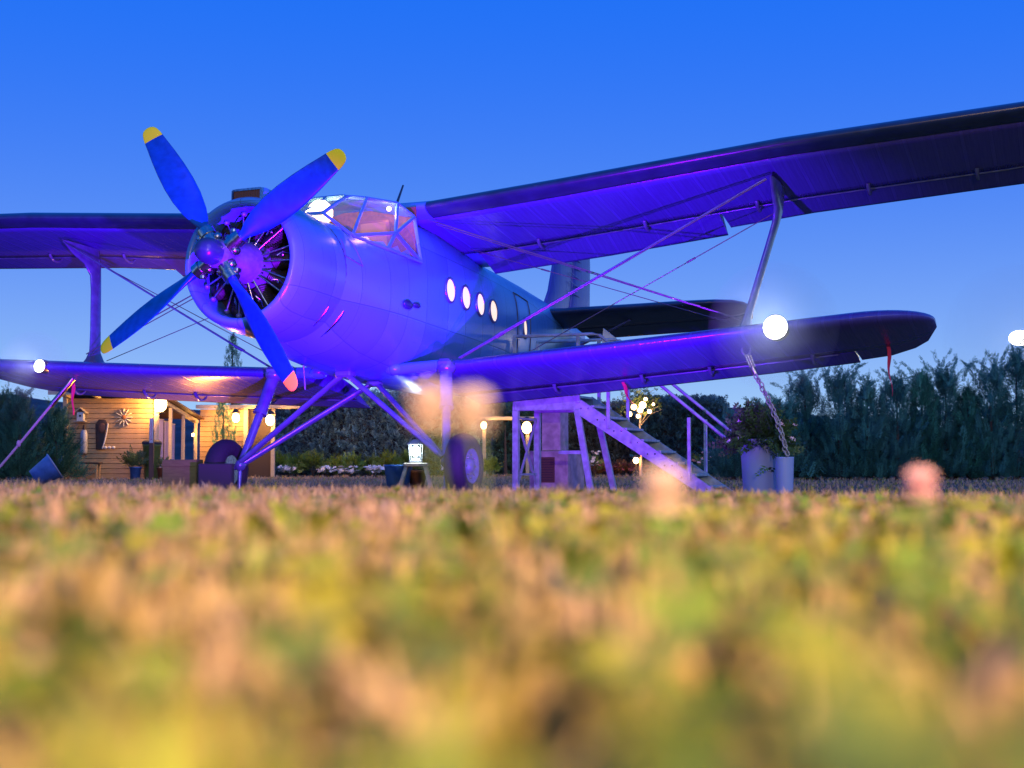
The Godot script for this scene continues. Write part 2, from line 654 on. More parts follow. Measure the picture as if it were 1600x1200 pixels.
# z, half width, top, bottom, roundness
const HULL := [
	[1.45, 0.76, 2.94, 1.40, 2.0], [1.20, 0.80, 2.95, 1.34, 2.1], [0.95, 0.84, 2.96, 1.29, 2.2], [0.6, 0.88, 2.98, 1.25, 2.4], [0.2, 0.91, 3.05, 1.23, 2.6],
	[-0.1, 0.92, 3.20, 1.22, 2.8], [-0.4, 0.92, 3.34, 1.21, 3.0], [-1.2, 0.92, 3.36, 1.20, 3.2], [-2.2, 0.92, 3.28, 1.20, 3.2], [-3.2, 0.90, 3.22, 1.22, 3.0], [-4.2, 0.82, 3.24, 1.32, 2.8],
	[-5.2, 0.68, 3.26, 1.56, 2.6], [-6.2, 0.50, 3.27, 1.88, 2.4], [-7.2, 0.33, 3.27, 2.2, 2.2], [-8.2, 0.22, 3.22, 2.5, 2.0], [-9.3, 0.13, 3.15, 2.72, 2.0]]

func hull_at(z: float) -> Array:
	for k in HULL.size() - 1:
		if z >= HULL[k + 1][0]:
			var t: float = (HULL[k][0] - z) / (HULL[k][0] - HULL[k + 1][0])
			var o := []
			for i in 5: o.append(lerpf(HULL[k][i], HULL[k + 1][i], t))
			return o
	return HULL[-1]

func hull_point(h: Array, a: float) -> Vector3:
	var cy: float = (h[2] + h[3]) / 2.0
	var e: float = 2.0 / h[4]
	return V(signf(cos(a)) * pow(absf(cos(a)), e) * h[1], cy + signf(sin(a)) * pow(absf(sin(a)), e) * (h[2] - h[3]) / 2.0, h[0])

# half width of the hull at height y and station z
func hull_x(y: float, z: float) -> float:
	var h := hull_at(z)
	var q: float = absf(y - (h[2] + h[3]) / 2.0) / ((h[2] - h[3]) / 2.0)
	return h[1] * pow(maxf(1.0 - pow(minf(q, 1.0), h[4]), 0.0), 1.0 / h[4])

func biplane() -> void:
	plane = Node3D.new()
	plane.name = "biplane"
	add_child(plane)
	plane.transform = Transform3D(Basis(Vector3.UP, -0.37328) * Basis(Vector3.BACK, 0.01588) * Basis(Vector3.RIGHT, -0.0524), V(-2.1485, 0.4, -17.7143))
	tag(plane, "large old biplane with a four-blade propeller, lit purple and blue on the lawn", "airplane")
	fuselage_parts()
	nose_parts()
	cockpit_parts()
	wing_parts()
	gear_parts()
	tail_parts()
	propeller_parts()

func fuselage_parts() -> void:
	var st := S()
	var rings := []
	for k in HULL.size() - 1:
		for i in 3:
			var h := []
			for q in 5: h.append(lerpf(HULL[k][q], HULL[k + 1][q], i / 3.0))
			var r := PackedVector3Array()
			for j in 48: r.append(hull_point(h, TAU * (j + 0.5) / 48))
			rings.append(r)
	var last := PackedVector3Array()
	for j in 48: last.append(hull_point(HULL[-1], TAU * (j + 0.5) / 48))
	rings.append(last)
	# the opening of the flight deck stays clear; its glasshouse covers it
	var fus := 0
	loft(st, rings, true, func(p: Vector3) -> bool: return p.z < 1.0 and p.z > -0.3 and p.y > 2.72 + 0.1 * p.z)
	put(st, "fuselage", M.paint, plane)
	# cabin windows on the left side, lit from inside
	for w in [[2.42, -1.25, 0.138, 0.148], [2.405, -1.77, 0.138, 0.148], [2.395, -2.29, 0.138, 0.148], [2.38, -2.80, 0.138, 0.148], [2.36, -4.36, 0.115, 0.145]]:
		var x := hull_x(w[0], w[1]) + 0.004
		var x2 := hull_x(w[0], w[1] - 0.3) + 0.004
		var xu := hull_x(w[0] + 0.2, w[1]) + 0.004
		var along_z := V(x2 - x, 0, -0.3).normalized()
		var up := V(xu - x, 0.2, 0).normalized()
		var n := up.cross(along_z).normalized()
		if n.x < 0: n = -n
		var c := V(x, w[0], w[1])
		var win := S()
		var prof := [[1.0, -0.02], [1.0, 0.012], [1.07, 0.02], [1.16, 0.014], [1.2, -0.01]]
		var rr := []
		for q in prof:
			var r := PackedVector3Array()
			for j in 28:
				var a := TAU * j / 28
				r.append(c + along_z * cos(a) * w[2] * q[0] + up * sin(a) * w[3] * q[0] + n * q[1])
			rr.append(r)
		for k in 4:
			for j in 28:
				var j2 := (j + 1) % 28
				quad(win, rr[k][j], rr[k][j2], rr[k + 1][j2], rr[k + 1][j], c - n * 0.3 if k > 0 else c + n * 0.0 + (rr[k][j] - c) * 2.0)
		var fr := put(win, "window", M.strut, plane)
		var pane := S()
		for j in 28:
			var j2 := (j + 1) % 28
			tri(pane, c + n * 0.004, rr[0][j] + n * 0.024, rr[0][j2] + n * 0.024, c - n)
		put(pane, "lit_pane", M.cabin_glow, fr)
	# cabin door round the last window
	var dd := S()
	for e in [[-3.95, 1.55, -3.95, 2.85], [-3.95, 2.85, -4.75, 2.85], [-4.75, 2.85, -4.75, 1.6], [-3.95, 1.55, -4.75, 1.6]]:
		var n := 8
		var pts := []
		for k in n + 1:
			var z := lerpf(e[0], e[2], k / float(n))
			var y := lerpf(e[1], e[3], k / float(n))
			pts.append(V(hull_x(y, z) + 0.003, y, z))
		pipe(dd, pts, 0.012, 6)
	put(dd, "door_frame", M.dark_paint, plane)
	# inspection panel outline and latches on the nose side
	st = S()
	for e in [[1.30, 2.62, 1.36, 2.40], [1.36, 2.40, 1.05, 2.33], [1.05, 2.33, 1.12, 2.66]]:
		var pts := []
		for k in 5:
			var z := lerpf(e[0], e[2], k / 4.0)
			var y := lerpf(e[1], e[3], k / 4.0)
			pts.append(V(hull_x(y, z) + 0.004, y, z))
		pipe(st, pts, 0.008, 6)
	put(st, "panel_frame", M.strut, plane)
	st = S()
	ball(st, V(hull_x(2.05, 0.0) + 0.01, 2.02, 0.05), V(0.04, 0.06, 0.13))
	put(st, "filler_fairing", M.dark_paint, plane)
	st = S()
	ball(st, V(hull_x(2.05, -0.25) + 0.01, 2.05, -0.2), V(0.04, 0.035, 0.1))
	put(st, "filler_fairing", M.dark_paint, plane)
	# belly details
	st = S()
	tube(st, V(-0.25, 1.25, 0.55), V(-0.25, 0.95, 0.5), 0.012)
	put(st, "drain_mast", M.strut, plane)
	st = S()
	tube(st, V(0.4, 3.33, -0.55), V(0.4, 3.80, -0.85), 0.022, 0.012)
	put(st, "antenna", M.dark_paint, plane)

func nose_parts() -> void:
	var ax := Transform3D(Basis(Vector3.RIGHT, PI / 2), V(0, 2.182, 0)) # y runs forward
	var st := S()
	# ring cowl: outside from its tail to the lip, round it and back inside
	lathe(st, ax, [Vector2(0.775, 1.40), Vector2(0.79, 1.6), Vector2(0.79, 1.9), Vector2(0.775, 2.2), Vector2(0.745, 2.38), Vector2(0.71, 2.455), Vector2(0.675, 2.475), Vector2(0.645, 2.455), Vector2(0.63, 2.40), Vector2(0.625, 2.25), Vector2(0.64, 1.9)], 64)
	put(st, "cowling", M.paint, plane)
	st = S()
	lathe(st, ax, [Vector2(0.64, 1.95), Vector2(0.3, 1.93), Vector2(0.001, 1.93)], 40)
	put(st, "firewall", M.inside, plane)
	# dark seam between cowl and body with a row of gills
	st = S()
	lathe(st, ax, [Vector2(0.770, 1.34), Vector2(0.772, 1.40)], 48)
	put(st, "cowl_gap", M.inside, plane)
	for q in [[1.62, -0.56, -0.92, 0.012, 0.792], [1.29, -0.54, -1.06, 0.03, 0.792], [1.29, -2.1, -2.6, 0.03, 0.792]]:
		var g := S()
		var rings := []
		for k in 13:
			var b := lerpf(q[1], q[2], k / 12.0)
			var taper := sqrt(maxf(sin(PI * clampf(k / 12.0, 0.04, 0.96)), 0.0))
			var out := V(cos(b), sin(b), 0)
			var c: Vector3 = V(0, 2.182, q[0]) + out * (q[4] + (0.018 if q[0] < 1.4 else 0.0))
			var r := PackedVector3Array()
			for e in [[-1, -0.012], [1, -0.012], [1, 0.010], [-1, 0.010]]: r.append(c + V(0, 0, e[0] * q[3] * taper) + out * e[1])
			rings.append(r)
		loft(g, rings)
		put(g, "cowl_gill", M.steel, plane)
	# air intake above the cowl
	st = S()
	var top := []
	for q in [[2.32, 2.88, 3.045, 0.20], [2.2, 2.86, 3.06, 0.215], [1.9, 2.84, 3.05, 0.22], [1.5, 2.80, 2.98, 0.2], [1.15, 2.78, 2.93, 0.15]]:
		var r := PackedVector3Array()
		for k in [[-1, 0.0], [1, 0.0], [1, 0.7], [0.8, 1.0], [-0.8, 1.0], [-1, 0.7]]:
			r.append(V(k[0] * q[3], lerpf(q[1], q[2], k[1]), q[0]))
		top.append(r)
	st.set_smooth_group(-1)
	loft(st, top)
	var sc := put(st, "air_scoop", M.paint, plane)
	st = S()
	for e in [[-0.185, 2.90, 0.185, 2.90], [-0.185, 3.025, 0.185, 3.025], [-0.185, 2.90, -0.185, 3.025], [0.185, 2.90, 0.185, 3.025]]:
		bar(st, V(e[0], e[1], 2.328), V(e[2], e[3], 2.328), 0.022, 0.02)
	put(st, "scoop_rim", M.steel, sc)
	st = S()
	bx(st, V(0, 2.962, 2.322), V(0.34, 0.10, 0.006))
	for k in 12: bar(st, V(-0.165 + k * 0.03, 2.91, 2.329), V(-0.165 + k * 0.03, 3.015, 2.329), 0.006, 0.006)
	put(st, "scoop_mesh", M.leather, sc)
	# nine-cylinder radial engine
	st = S()
	lathe(st, ax, [Vector2(0.26, 2.0), Vector2(0.26, 2.24), Vector2(0.235, 2.30), Vector2(0.225, 2.42), Vector2(0.19, 2.53), Vector2(0.15, 2.60), Vector2(0.12, 2.66), Vector2(0.11, 2.82)], 40)
	var crank := put(st, "crankcase", M.crankcase, plane)
	st = S()
	for k in 18:
		var a := TAU * (k + 0.5) / 18
		tube(st, V(cos(a) * 0.235, 2.182 + sin(a) * 0.235, 2.29), V(cos(a) * 0.235, 2.182 + sin(a) * 0.235, 2.33), 0.013, 0.011, 6)
	tag(put(st, "bolt_ring", M.steel, crank), "", "", "", "stuff")
	for k in 9:
		var a := TAU * k / 9 + PI / 2
		var dirv := V(cos(a), sin(a), 0)
		var tang := V(-sin(a), cos(a), 0)
		var c := V(0, 2.182, 2.12)
		var cy := S()
		var f := along(c + dirv * 0.255, c + dirv)
		var prof := [Vector2(0.09, 0.0)]
		for i in 10:
			prof.append(Vector2(0.085, 0.02 + i * 0.025)); prof.append(Vector2(0.112, 0.026 + i * 0.025)); prof.append(Vector2(0.112, 0.034 + i * 0.025)); prof.append(Vector2(0.085, 0.040 + i * 0.025))
		prof.append(Vector2(0.10, 0.285)); prof.append(Vector2(0.07, 0.345)); prof.append(Vector2(0.001, 0.355))
		lathe(cy, f, prof, 14)
		var cyl := put(cy, "cylinder", M.engine, plane)
		for s in [-1.0, 1.0]:
			var pr := S()
			tube(pr, c + dirv * 0.22 + tang * s * 0.035 + V(0, 0, 0.21), c + dirv * 0.575 + tang * s * 0.085 + V(0, 0, 0.13), 0.0115, -1, 8)
			put(pr, "pushrod", M.steel, cyl)
			var rb := S()
			ball(rb, c + dirv * 0.585 + tang * s * 0.085 + V(0, 0, 0.12), V(0.032, 0.032, 0.04), 10, 6)
			put(rb, "rocker_cover", M.crankcase, cyl)
		var sp := S()
		pipe(sp, [c + dirv * 0.40 + V(0, 0, 0.19), c + dirv * 0.46 + tang * 0.03 + V(0, 0, 0.16), c + dirv * 0.52 + V(0, 0, 0.09)], 0.012, 6)
		ball(sp, c + dirv * 0.45 + V(0, 0, 0.14), V(0.022, 0.022, 0.022), 8, 5)
		put(sp, "spark_plug", M.steel, cyl)

func frame_bar(st: SurfaceTool, a: Vector3, b: Vector3, w := 0.045, d := 0.035) -> void:
	bar(st, a, b, w, d, 0.006, a - V(0, 2.8, 0))

func cockpit_parts() -> void:
	# corners of the glasshouse (mirrored for the other side)
	var A := V(0.30, 3.00, 1.12) # foot of the centre screen
	var B := V(0.69, 2.70, 1.10) # foot of the corner pillar
	var C := V(0.54, 3.31, 0.46) # head of the corner pillar
	var D := V(0.27, 3.345, 0.50)
	var E := V(0.93, 2.85, 0.43) # rear foot of the side pane
	var F := V(0.76, 3.32, 0.05) # rear head of the side pane
	var G := V(0.945, 2.60, 0.67) # lowest corner of the bulged side
	var H := V(0.94, 2.62, -0.30)
	var K := V(0.86, 3.20, -0.24)
	var N := V(0.93, 2.84, 0.10)
	var m := func(p: Vector3, s: float) -> Vector3: return V(p.x * s, p.y, p.z)
	var hub := V(0, 2.7, 0.2)
	var canopy := Node3D.new()
	canopy.name = "canopy"
	plane.add_child(canopy)
	var frame := S()
	for s in [-1.0, 1.0]:
		var q := []
		for p in [A, B, C, D, E, F, G, H, K, N]: q.append(m.call(p, s))
		for e in [[0, 1], [0, 3], [1, 2], [2, 3], [1, 4], [4, 5], [2, 5], [1, 6], [6, 4], [6, 7], [5, 8], [8, 7], [4, 8], [4, 7]]:
			frame_bar(frame, q[e[0]], q[e[1]], 0.06 if e == [1, 2] else 0.042)
		var panes := [[q[0], q[1], q[2], q[3]], [q[1], q[4], q[5], q[2]], [q[1], q[6], q[4]], [q[6], q[7], q[4]], [q[4], q[8], q[5]], [q[4], q[7], q[8]]]
		for pn in panes:
			var gs := S()
			gs.set_smooth_group(-1)
			for k in range(1, pn.size() - 1): tri(gs, pn[0], pn[k], pn[k + 1], hub)
			put(gs, "pane", M.glass, canopy)
	frame_bar(frame, A, m.call(A, -1.0))
	frame_bar(frame, D, m.call(D, -1.0), 0.06)
	frame_bar(frame, (A + m.call(A, -1.0)) / 2, (D + m.call(D, -1.0)) / 2)
	put(frame, "frame", M.paint, canopy)
	var gs := S()
	gs.set_smooth_group(-1)
	var A2: Vector3 = m.call(A, -1.0)
	var D2: Vector3 = m.call(D, -1.0)
	tri(gs, A, A2, D2, hub); tri(gs, A, D2, D, hub)
	put(gs, "pane", M.glass, canopy)
	# roof of the flight deck
	var st := S()
	st.set_smooth_group(-1)
	var C2: Vector3 = m.call(C, -1.0)
	var F2: Vector3 = m.call(F, -1.0)
	var K2: Vector3 = m.call(K, -1.0)
	var top := V(0, 3.38, 0.45)
	var back := V(0, 3.40, -0.35)
	for q in [[D, C, F], [D, F, back], [D2, C2, F2], [D2, F2, back], [F, K, back], [F2, K2, back], [D, D2, back]]:
		tri(st, q[0] + V(0, 0.02, 0), q[1] + V(0, 0.02, 0), q[2] + V(0, 0.02, 0), hub)
		tri(st, q[0] - V(0, 0.01, 0), q[1] - V(0, 0.01, 0), q[2] - V(0, 0.01, 0), hub + V(0, 9, 0))
	put(st, "roof", M.paint, canopy)
	# what shows through the glass: floor, dashboard, rear bulkhead, seats
	st = S()
	bx(st, V(0, 2.25, 0.3), V(1.6, 0.03, 1.3))
	bx(st, V(0, 2.8, -0.32), V(1.7, 1.1, 0.03))
	put(st, "flight_deck", M.cockpit_lining, plane)
	st = S()
	bx(st, V(0, 2.70, 0.92), V(1.15, 0.32, 0.16), 0.03)
	put(st, "instrument_panel", M.inside, plane)
	for s in [-1.0, 1.0]:
		st = S()
		bx(st, V(s * 0.42, 2.50, 0.2), V(0.44, 0.1, 0.44), 0.03)
		box(st, Transform3D(Basis(Vector3.RIGHT, 0.15), V(s * 0.42, 2.83, -0.05)), V(0.42, 0.62, 0.1), 0.03)
		put(st, "seat", M.leather, plane)
		st = S()
		pipe(st, [V(s * 0.42, 2.45, 0.72), V(s * 0.42, 2.72, 0.68)], 0.015, 6)
		var rr := []
		for k in 17: rr.append(V(s * 0.42 + cos(TAU * k / 16.0) * 0.13, 2.74 + sin(TAU * k / 16.0) * 0.12, 0.68))
		pipe(st, rr, 0.012, 6)
		put(st, "control_yoke", M.inside, plane)
	# two work lamps left on behind the glass
	for q in [[V(0.06, 3.10, 0.76), 0.16, 1.5], [V(0.70, 3.23, 0.16), 0.032, 0.25]]:
		st = S()
		ball(st, q[0], Vector3.ONE * q[1])
		var o := put(st, "cockpit_lamp", M.cockpit_glow, plane)
		omni("cockpit_light", plane.transform * q[0], Color(1.0, 0.72, 0.38), q[2], 0.03)

func wing_parts() -> void:
	var lower := [[0.80, 1.275, -0.45, 2.05, 0.25], [1.36, 1.31, -0.47, 2.02, 0.25], [3.0, 1.415, -0.47, 2.0, 0.25], [5.0, 1.555, -0.47, 2.0, 0.245]]
	for k in 11:
		var u := sin(PI / 2 * k / 10.0) * 0.998
		var round_off := 1.0 - sqrt(1.0 - u * u)
		lower.append([6.25 + 0.86 * u, 1.638 + 0.06 * u, -0.47 - 0.80 * round_off, 1.98 - 1.72 * round_off, 0.22 - 0.19 * round_off])
	var upper := [[0.55, 3.36, -0.36, 2.45, 0.34], [0.95, 3.375, -0.38, 2.45, 0.34], [2.7, 3.51, -0.38, 2.45, 0.33], [5.5, 3.75, -0.38, 2.42, 0.30], [8.2, 3.885, -0.38, 2.42, 0.27], [8.7, 3.92, -0.45, 2.2, 0.24], [9.0, 3.95, -0.65, 1.7, 0.16], [9.1, 3.96, -1.0, 0.9, 0.08]]
	for s in [1.0, -1.0]:
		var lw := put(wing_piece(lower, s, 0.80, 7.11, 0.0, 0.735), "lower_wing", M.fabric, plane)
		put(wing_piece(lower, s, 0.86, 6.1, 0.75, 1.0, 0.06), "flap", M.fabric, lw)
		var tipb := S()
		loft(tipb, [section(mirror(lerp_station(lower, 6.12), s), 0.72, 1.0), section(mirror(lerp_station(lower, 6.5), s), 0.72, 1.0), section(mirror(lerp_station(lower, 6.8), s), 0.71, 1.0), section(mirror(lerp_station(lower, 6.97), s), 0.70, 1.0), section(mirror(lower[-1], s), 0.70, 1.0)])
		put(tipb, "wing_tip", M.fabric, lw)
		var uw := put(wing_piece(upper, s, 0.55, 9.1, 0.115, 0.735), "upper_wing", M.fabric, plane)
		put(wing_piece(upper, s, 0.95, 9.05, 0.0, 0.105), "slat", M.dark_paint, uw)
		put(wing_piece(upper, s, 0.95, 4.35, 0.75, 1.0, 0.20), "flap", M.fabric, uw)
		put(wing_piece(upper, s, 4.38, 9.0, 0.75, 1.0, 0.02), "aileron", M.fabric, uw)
		# root fairing of the upper wing
		var rf := S()
		loft(rf, [section(mirror([0.20, 3.36, -0.30, 2.6, 0.30], s), 0.0, 1.0), section(mirror([0.56, 3.37, -0.34, 2.5, 0.34], s), 0.0, 1.0), section(mirror([0.94, 3.375, -0.37, 2.46, 0.34], s), 0.0, 1.0)])
		put(rf, "root_fairing", M.paint, uw)
		# bright hinge rod in the slot before the control surfaces
		for q in [[upper, 0.95, 9.0], [lower, 0.9, 6.1]]:
			var rod := S()
			var pts := []
			var x: float = q[1]
			while x <= q[2]:
				var sec := section(mirror(lerp_station(q[0], x), s), 0.742, 1.0)
				pts.append(sec[sec.size() - 1] - V(0, 0.012, 0))
				x += 0.5
			pipe(rod, pts, 0.013, 6)
			put(rod, "hinge_rod", M.strut, uw if q[0] == upper else lw)
		# hooked hinge brackets below the trailing edges
		for q in [[upper, 1.9], [upper, 3.4], [upper, 4.9], [upper, 6.3], [upper, 7.6], [lower, 2.2], [lower, 3.4], [lower, 4.3], [lower, 5.6]]:
			var sec := section(mirror(lerp_station(q[0], q[1]), s), 0.66, 0.86)
			var p: Vector3 = sec[sec.size() - 1]
			var hb := S()
			var pts := []
			for k in 9:
				var a := PI * (0.05 + 0.95 * k / 8.0)
				pts.append(p + V(0, 0.02 - sin(a) * 0.12, -0.16 + cos(a) * 0.16))
			pipe(hb, pts, 0.028, 8, 0.012)
			put(hb, "hinge_bracket", M.strut, uw if q[0] == upper else lw)
		# interplane strut with its flared head and foot
		var ip := S()
		var rings := []
		var fwd := V(0, 0, 1)
		for q in [[V(4.85, 1.66, -1.34), 0.085, 0.30], [V(4.87, 1.74, -1.34), 0.06, 0.20], [V(4.89, 1.86, -1.36), 0.042, 0.125], [V(4.97, 2.2, -1.455), 0.04, 0.115], [V(5.13, 2.85, -1.635), 0.04, 0.115], [V(5.19, 3.08, -1.69), 0.042, 0.125], [V(5.23, 3.24, -1.66), 0.044, 0.20], [V(5.25, 3.36, -1.53), 0.046, 0.34], [V(5.27, 3.52, -1.42), 0.05, 0.44]]:
			var c: Vector3 = q[0]
			rings.append(ring(Transform3D(Basis(), V(c.x * s, c.y, c.z)), q[1], q[2], 18))
		loft(ip, rings)
		put(ip, "interplane_strut", M.strut, plane)
		# bracing wires
		for w in [[V(5.22, 3.48, -0.95), V(1.38, 1.40, -0.50), 0.0105], [V(5.22, 3.48, -1.0), V(1.38, 1.40, -0.56), 0.0085], [V(0.95, 3.22, -0.62), V(4.84, 1.80, -1.10), 0.0085], [V(0.95, 3.2, -0.72), V(4.84, 1.80, -1.2), 0.007], [V(5.15, 3.26, -1.85), V(1.35, 1.36, -1.75), 0.0065], [V(0.95, 3.1, -1.9), V(4.86, 1.76, -1.6), 0.006]]:
			var ws := S()
			var a: Vector3 = V(w[0].x * s, w[0].y, w[0].z)
			var b: Vector3 = V(w[1].x * s, w[1].y, w[1].z)
			tube(ws, a, b, w[2], -1, 6)
			var t := 0.12 if w[2] > 0.008 else 0.7
			tube(ws, b.lerp(a, t), b.lerp(a, t + 0.03), w[2] * 2.0, -1, 6)
			put(ws, "bracing_wire", M.wire if w[2] < 0.0100 else M.strut, plane)
		# landing light in the leading edge of the lower wing
		var lx := 5.40 if s > 0 else 5.13
		var le := lerp_station(lower, lx)
		var lc := V(lx * s, le[1] - 0.005, le[2] + 0.015)
		var ls := S()
		var lr := 1.0 if s > 0 else 0.66
		lathe(ls, Transform3D(Basis(Vector3.RIGHT, PI / 2).scaled(V(lr, lr, 1)), lc), [Vector2(0.15, -0.12), Vector2(0.155, 0.0), Vector2(0.15, 0.012), Vector2(0.14, 0.012)], 24)
		var ll := put(ls, "landing_light", M.steel, plane)
		ls = S()
		ball(ls, lc + V(0, 0, 0.002), V(0.142 * lr, 0.142 * lr, 0.05), 20, 8)
		put(ls, "lens", M.landing_glow, ll)
		lamp_mist(plane.transform * (lc + V(0, 0, 0.12)), 0.75 * lr, 0.10)
		spot("landing_beam", plane.transform * (lc + V(0, 0, 0.09)), plane.transform * (lc + V(0.0, -0.5, 6)), Color(0.92, 0.96, 1.0), 5.0 * lr * lr, 60.0, 0.9, 0.14)
	# flat under-belly junction where the spar of the lower wing crosses
	for s in [1.0, -1.0]:
		var st := S()
		tube(st, V(0.55 * s, 1.27, -0.38), V(1.30 * s, 1.31, -0.40), 0.075, 0.07, 12)
		ball(st, V(0.55 * s, 1.27, -0.36), V(0.12, 0.085, 0.12))
		put(st, "wing_spar_fairing", M.paint, plane)

func gear_parts() -> void:
	for s in [1.0, -1.0]:
		var foot := V(1.455 * s, 0.06, 0.02)
		var head := V(1.245 * s, 1.27, -0.42)
		var st := S()
		tube(st, head, head.lerp(foot, 0.42), 0.085, 0.08, 16)
		tube(st, head.lerp(foot, 0.42), foot, 0.056, 0.052, 14)
		tube(st, head.lerp(foot, 0.40), head.lerp(foot, 0.44), 0.094, 0.094, 16)
		ball(st, head, V(0.13, 0.10, 0.13))
		bx(st, head + V(0, 0.03, 0.03), V(0.2, 0.16, 0.16), 0.04)
		put(st, "main_leg", M.strut, plane)
		st = S()
		fair(st, V(0.02 * s, 1.20, -0.06), foot + V(-0.03 * s, 0.05, 0.03), 0.034, 0.055, V(0, 0, 1))
		put(st, "drag_strut", M.strut, plane)
		st = S()
		fair(st, V(0.05 * s, 1.15, -0.88), foot + V(-0.03 * s, 0.03, -0.05), 0.034, 0.055, V(0, 0, 1))
		put(st, "side_strut", M.strut, plane)
		# torque link and foot fitting
		st = S()
		ball(st, foot, V(0.07, 0.08, 0.08))
		tube(st, foot, foot + V(0, -0.32, 0.02), 0.03, 0.024, 8)
		ball(st, foot + V(0, -0.33, 0.02), V(0.04, 0.03, 0.05), 8, 5)
		tube(st, foot, V(1.7 * s, 0, 0), 0.04, -1, 10)
		put(st, "axle", M.strut, plane)
		# wheel
		var f := Transform3D(Basis(Vector3.BACK, -PI / 2 * s), V(1.68 * s, 0, 0)) # y runs outboard
		st = S()
		var prof := []
		for k in 25:
			var a := -PI * 0.78 + PI * 1.56 * k / 24.0
			prof.append(Vector2(0.285 + cos(a) * 0.118, sin(a) * 0.135))
		lathe(st, f, prof, 48)
		var tyre := put(st, "wheel", M.rubber, plane)
		st = S()
		lathe(st, f, [Vector2(0.205, -0.09), Vector2(0.205, 0.09), Vector2(0.215, 0.112), Vector2(0.20, 0.115), Vector2(0.18, 0.095), Vector2(0.10, 0.075), Vector2(0.085, 0.10), Vector2(0.06, 0.125), Vector2(0.001, 0.13)], 36)
		var rim := put(st, "rim", M.crankcase, tyre)
		st = S()
		lathe(st, f, [Vector2(0.001, -0.08), Vector2(0.21, -0.08)], 24)
		for k in 8:
			var a := TAU * k / 8
			ball(st, f * V(cos(a) * 0.14, 0.092, sin(a) * 0.14), Vector3.ONE * 0.014, 6, 4)
		put(st, "wheel_bolts", M.steel, tyre)
	var st := S()
	bx(st, V(0, 1.20, -0.07), V(0.22, 0.09, 0.18), 0.02)
	bx(st, V(0, 1.16, -0.88), V(0.2, 0.07, 0.14), 0.02)
	put(st, "belly_bracket", M.strut, plane)
	st = S()
	tube(st, V(0, 2.5, -7.6), V(0, 1.15, -8.0), 0.05, 0.04)
	put(st, "tail_leg", M.strut, plane)
	st = S()
	lathe(st, Transform3D(Basis(Vector3.BACK, -PI / 2), V(0, 1.0, -8.02)), [Vector2(0.1, -0.08), Vector2(0.2, -0.08), Vector2(0.235, -0.04), Vector2(0.235, 0.04), Vector2(0.2, 0.08), Vector2(0.1, 0.08)], 24, true)
	put(st, "tail_wheel", M.rubber, plane)

func tail_parts() -> void:
	var stab := [[0.2, 3.02, -6.75, 1.75, 0.26], [0.56, 3.02, -6.8, 1.7, 0.26], [2.6, 3.04, -6.85, 1.62, 0.24], [3.15, 3.045, -6.92, 1.5, 0.22], [3.42, 3.05, -7.05, 1.25, 0.19], [3.57, 3.05, -7.25, 0.85, 0.13], [3.62, 3.05, -7.5, 0.4, 0.05]]
	for s in [1.0, -1.0]:
		var sb := put(wing_piece(stab, s, 0.2, 3.62, 0.0, 0.55), "tailplane", M.dark_paint, plane)
		put(wing_piece(stab, s, 0.5, 3.6, 0.565, 1.0, 0.0), "elevator", M.dark_paint, sb)
		var st := S()
		fair(st, V(1.6 * s, 2.9, -7.4), V(0.2 * s, 2.35, -7.6), 0.02, 0.045, V(0, 0, 1))
		put(st, "tailplane_strut", M.strut, plane)
	# fin and rudder: sections run upwards
	var fin := S()
	var rud := S()
	var fr := []
	var rr := []
	for q in [[3.10, -7.25, 2.75, 0.09], [3.55, -7.62, 2.35, 0.085], [4.4, -8.0, 2.0, 0.075], [5.0, -8.25, 1.7, 0.06], [5.35, -8.5, 1.3, 0.045], [5.52, -8.85, 0.7, 0.02]]:
		var a := PackedVector3Array()
		var b := PackedVector3Array()
		for k in 20:
			var t := TAU * k / 20
			var c := 0.5 - 0.5 * cos(t)
			var th: float = q[3] * (1.0 if sin(t) >= 0 else -1.0) * sqrt(maxf(c * (1.0 - c), 0)) * 2.0 * (1.1 - 0.6 * c)
			a.append(V(th, q[0], q[1] - c * q[2] * 0.5))
			b.append(V(th * 0.8, q[0], q[1] - q[2] * (0.51 + 0.49 * c)))
		fr.append(a)
		rr.append(b)
	loft(fin, fr)
	loft(rud, rr)
	var fn := put(fin, "fin", M.fabric, plane)
	put(rud, "rudder", M.fabric, fn)
	var rb := S()
	for k in 9:
		var y := 3.7 + k * 0.17
		bar(rb, V(0.085, y, -8.55), V(0.05, y - 0.03, -9.3), 0.012, 0.012)
	put(rb, "rudder_ribs", M.fabric, fn)

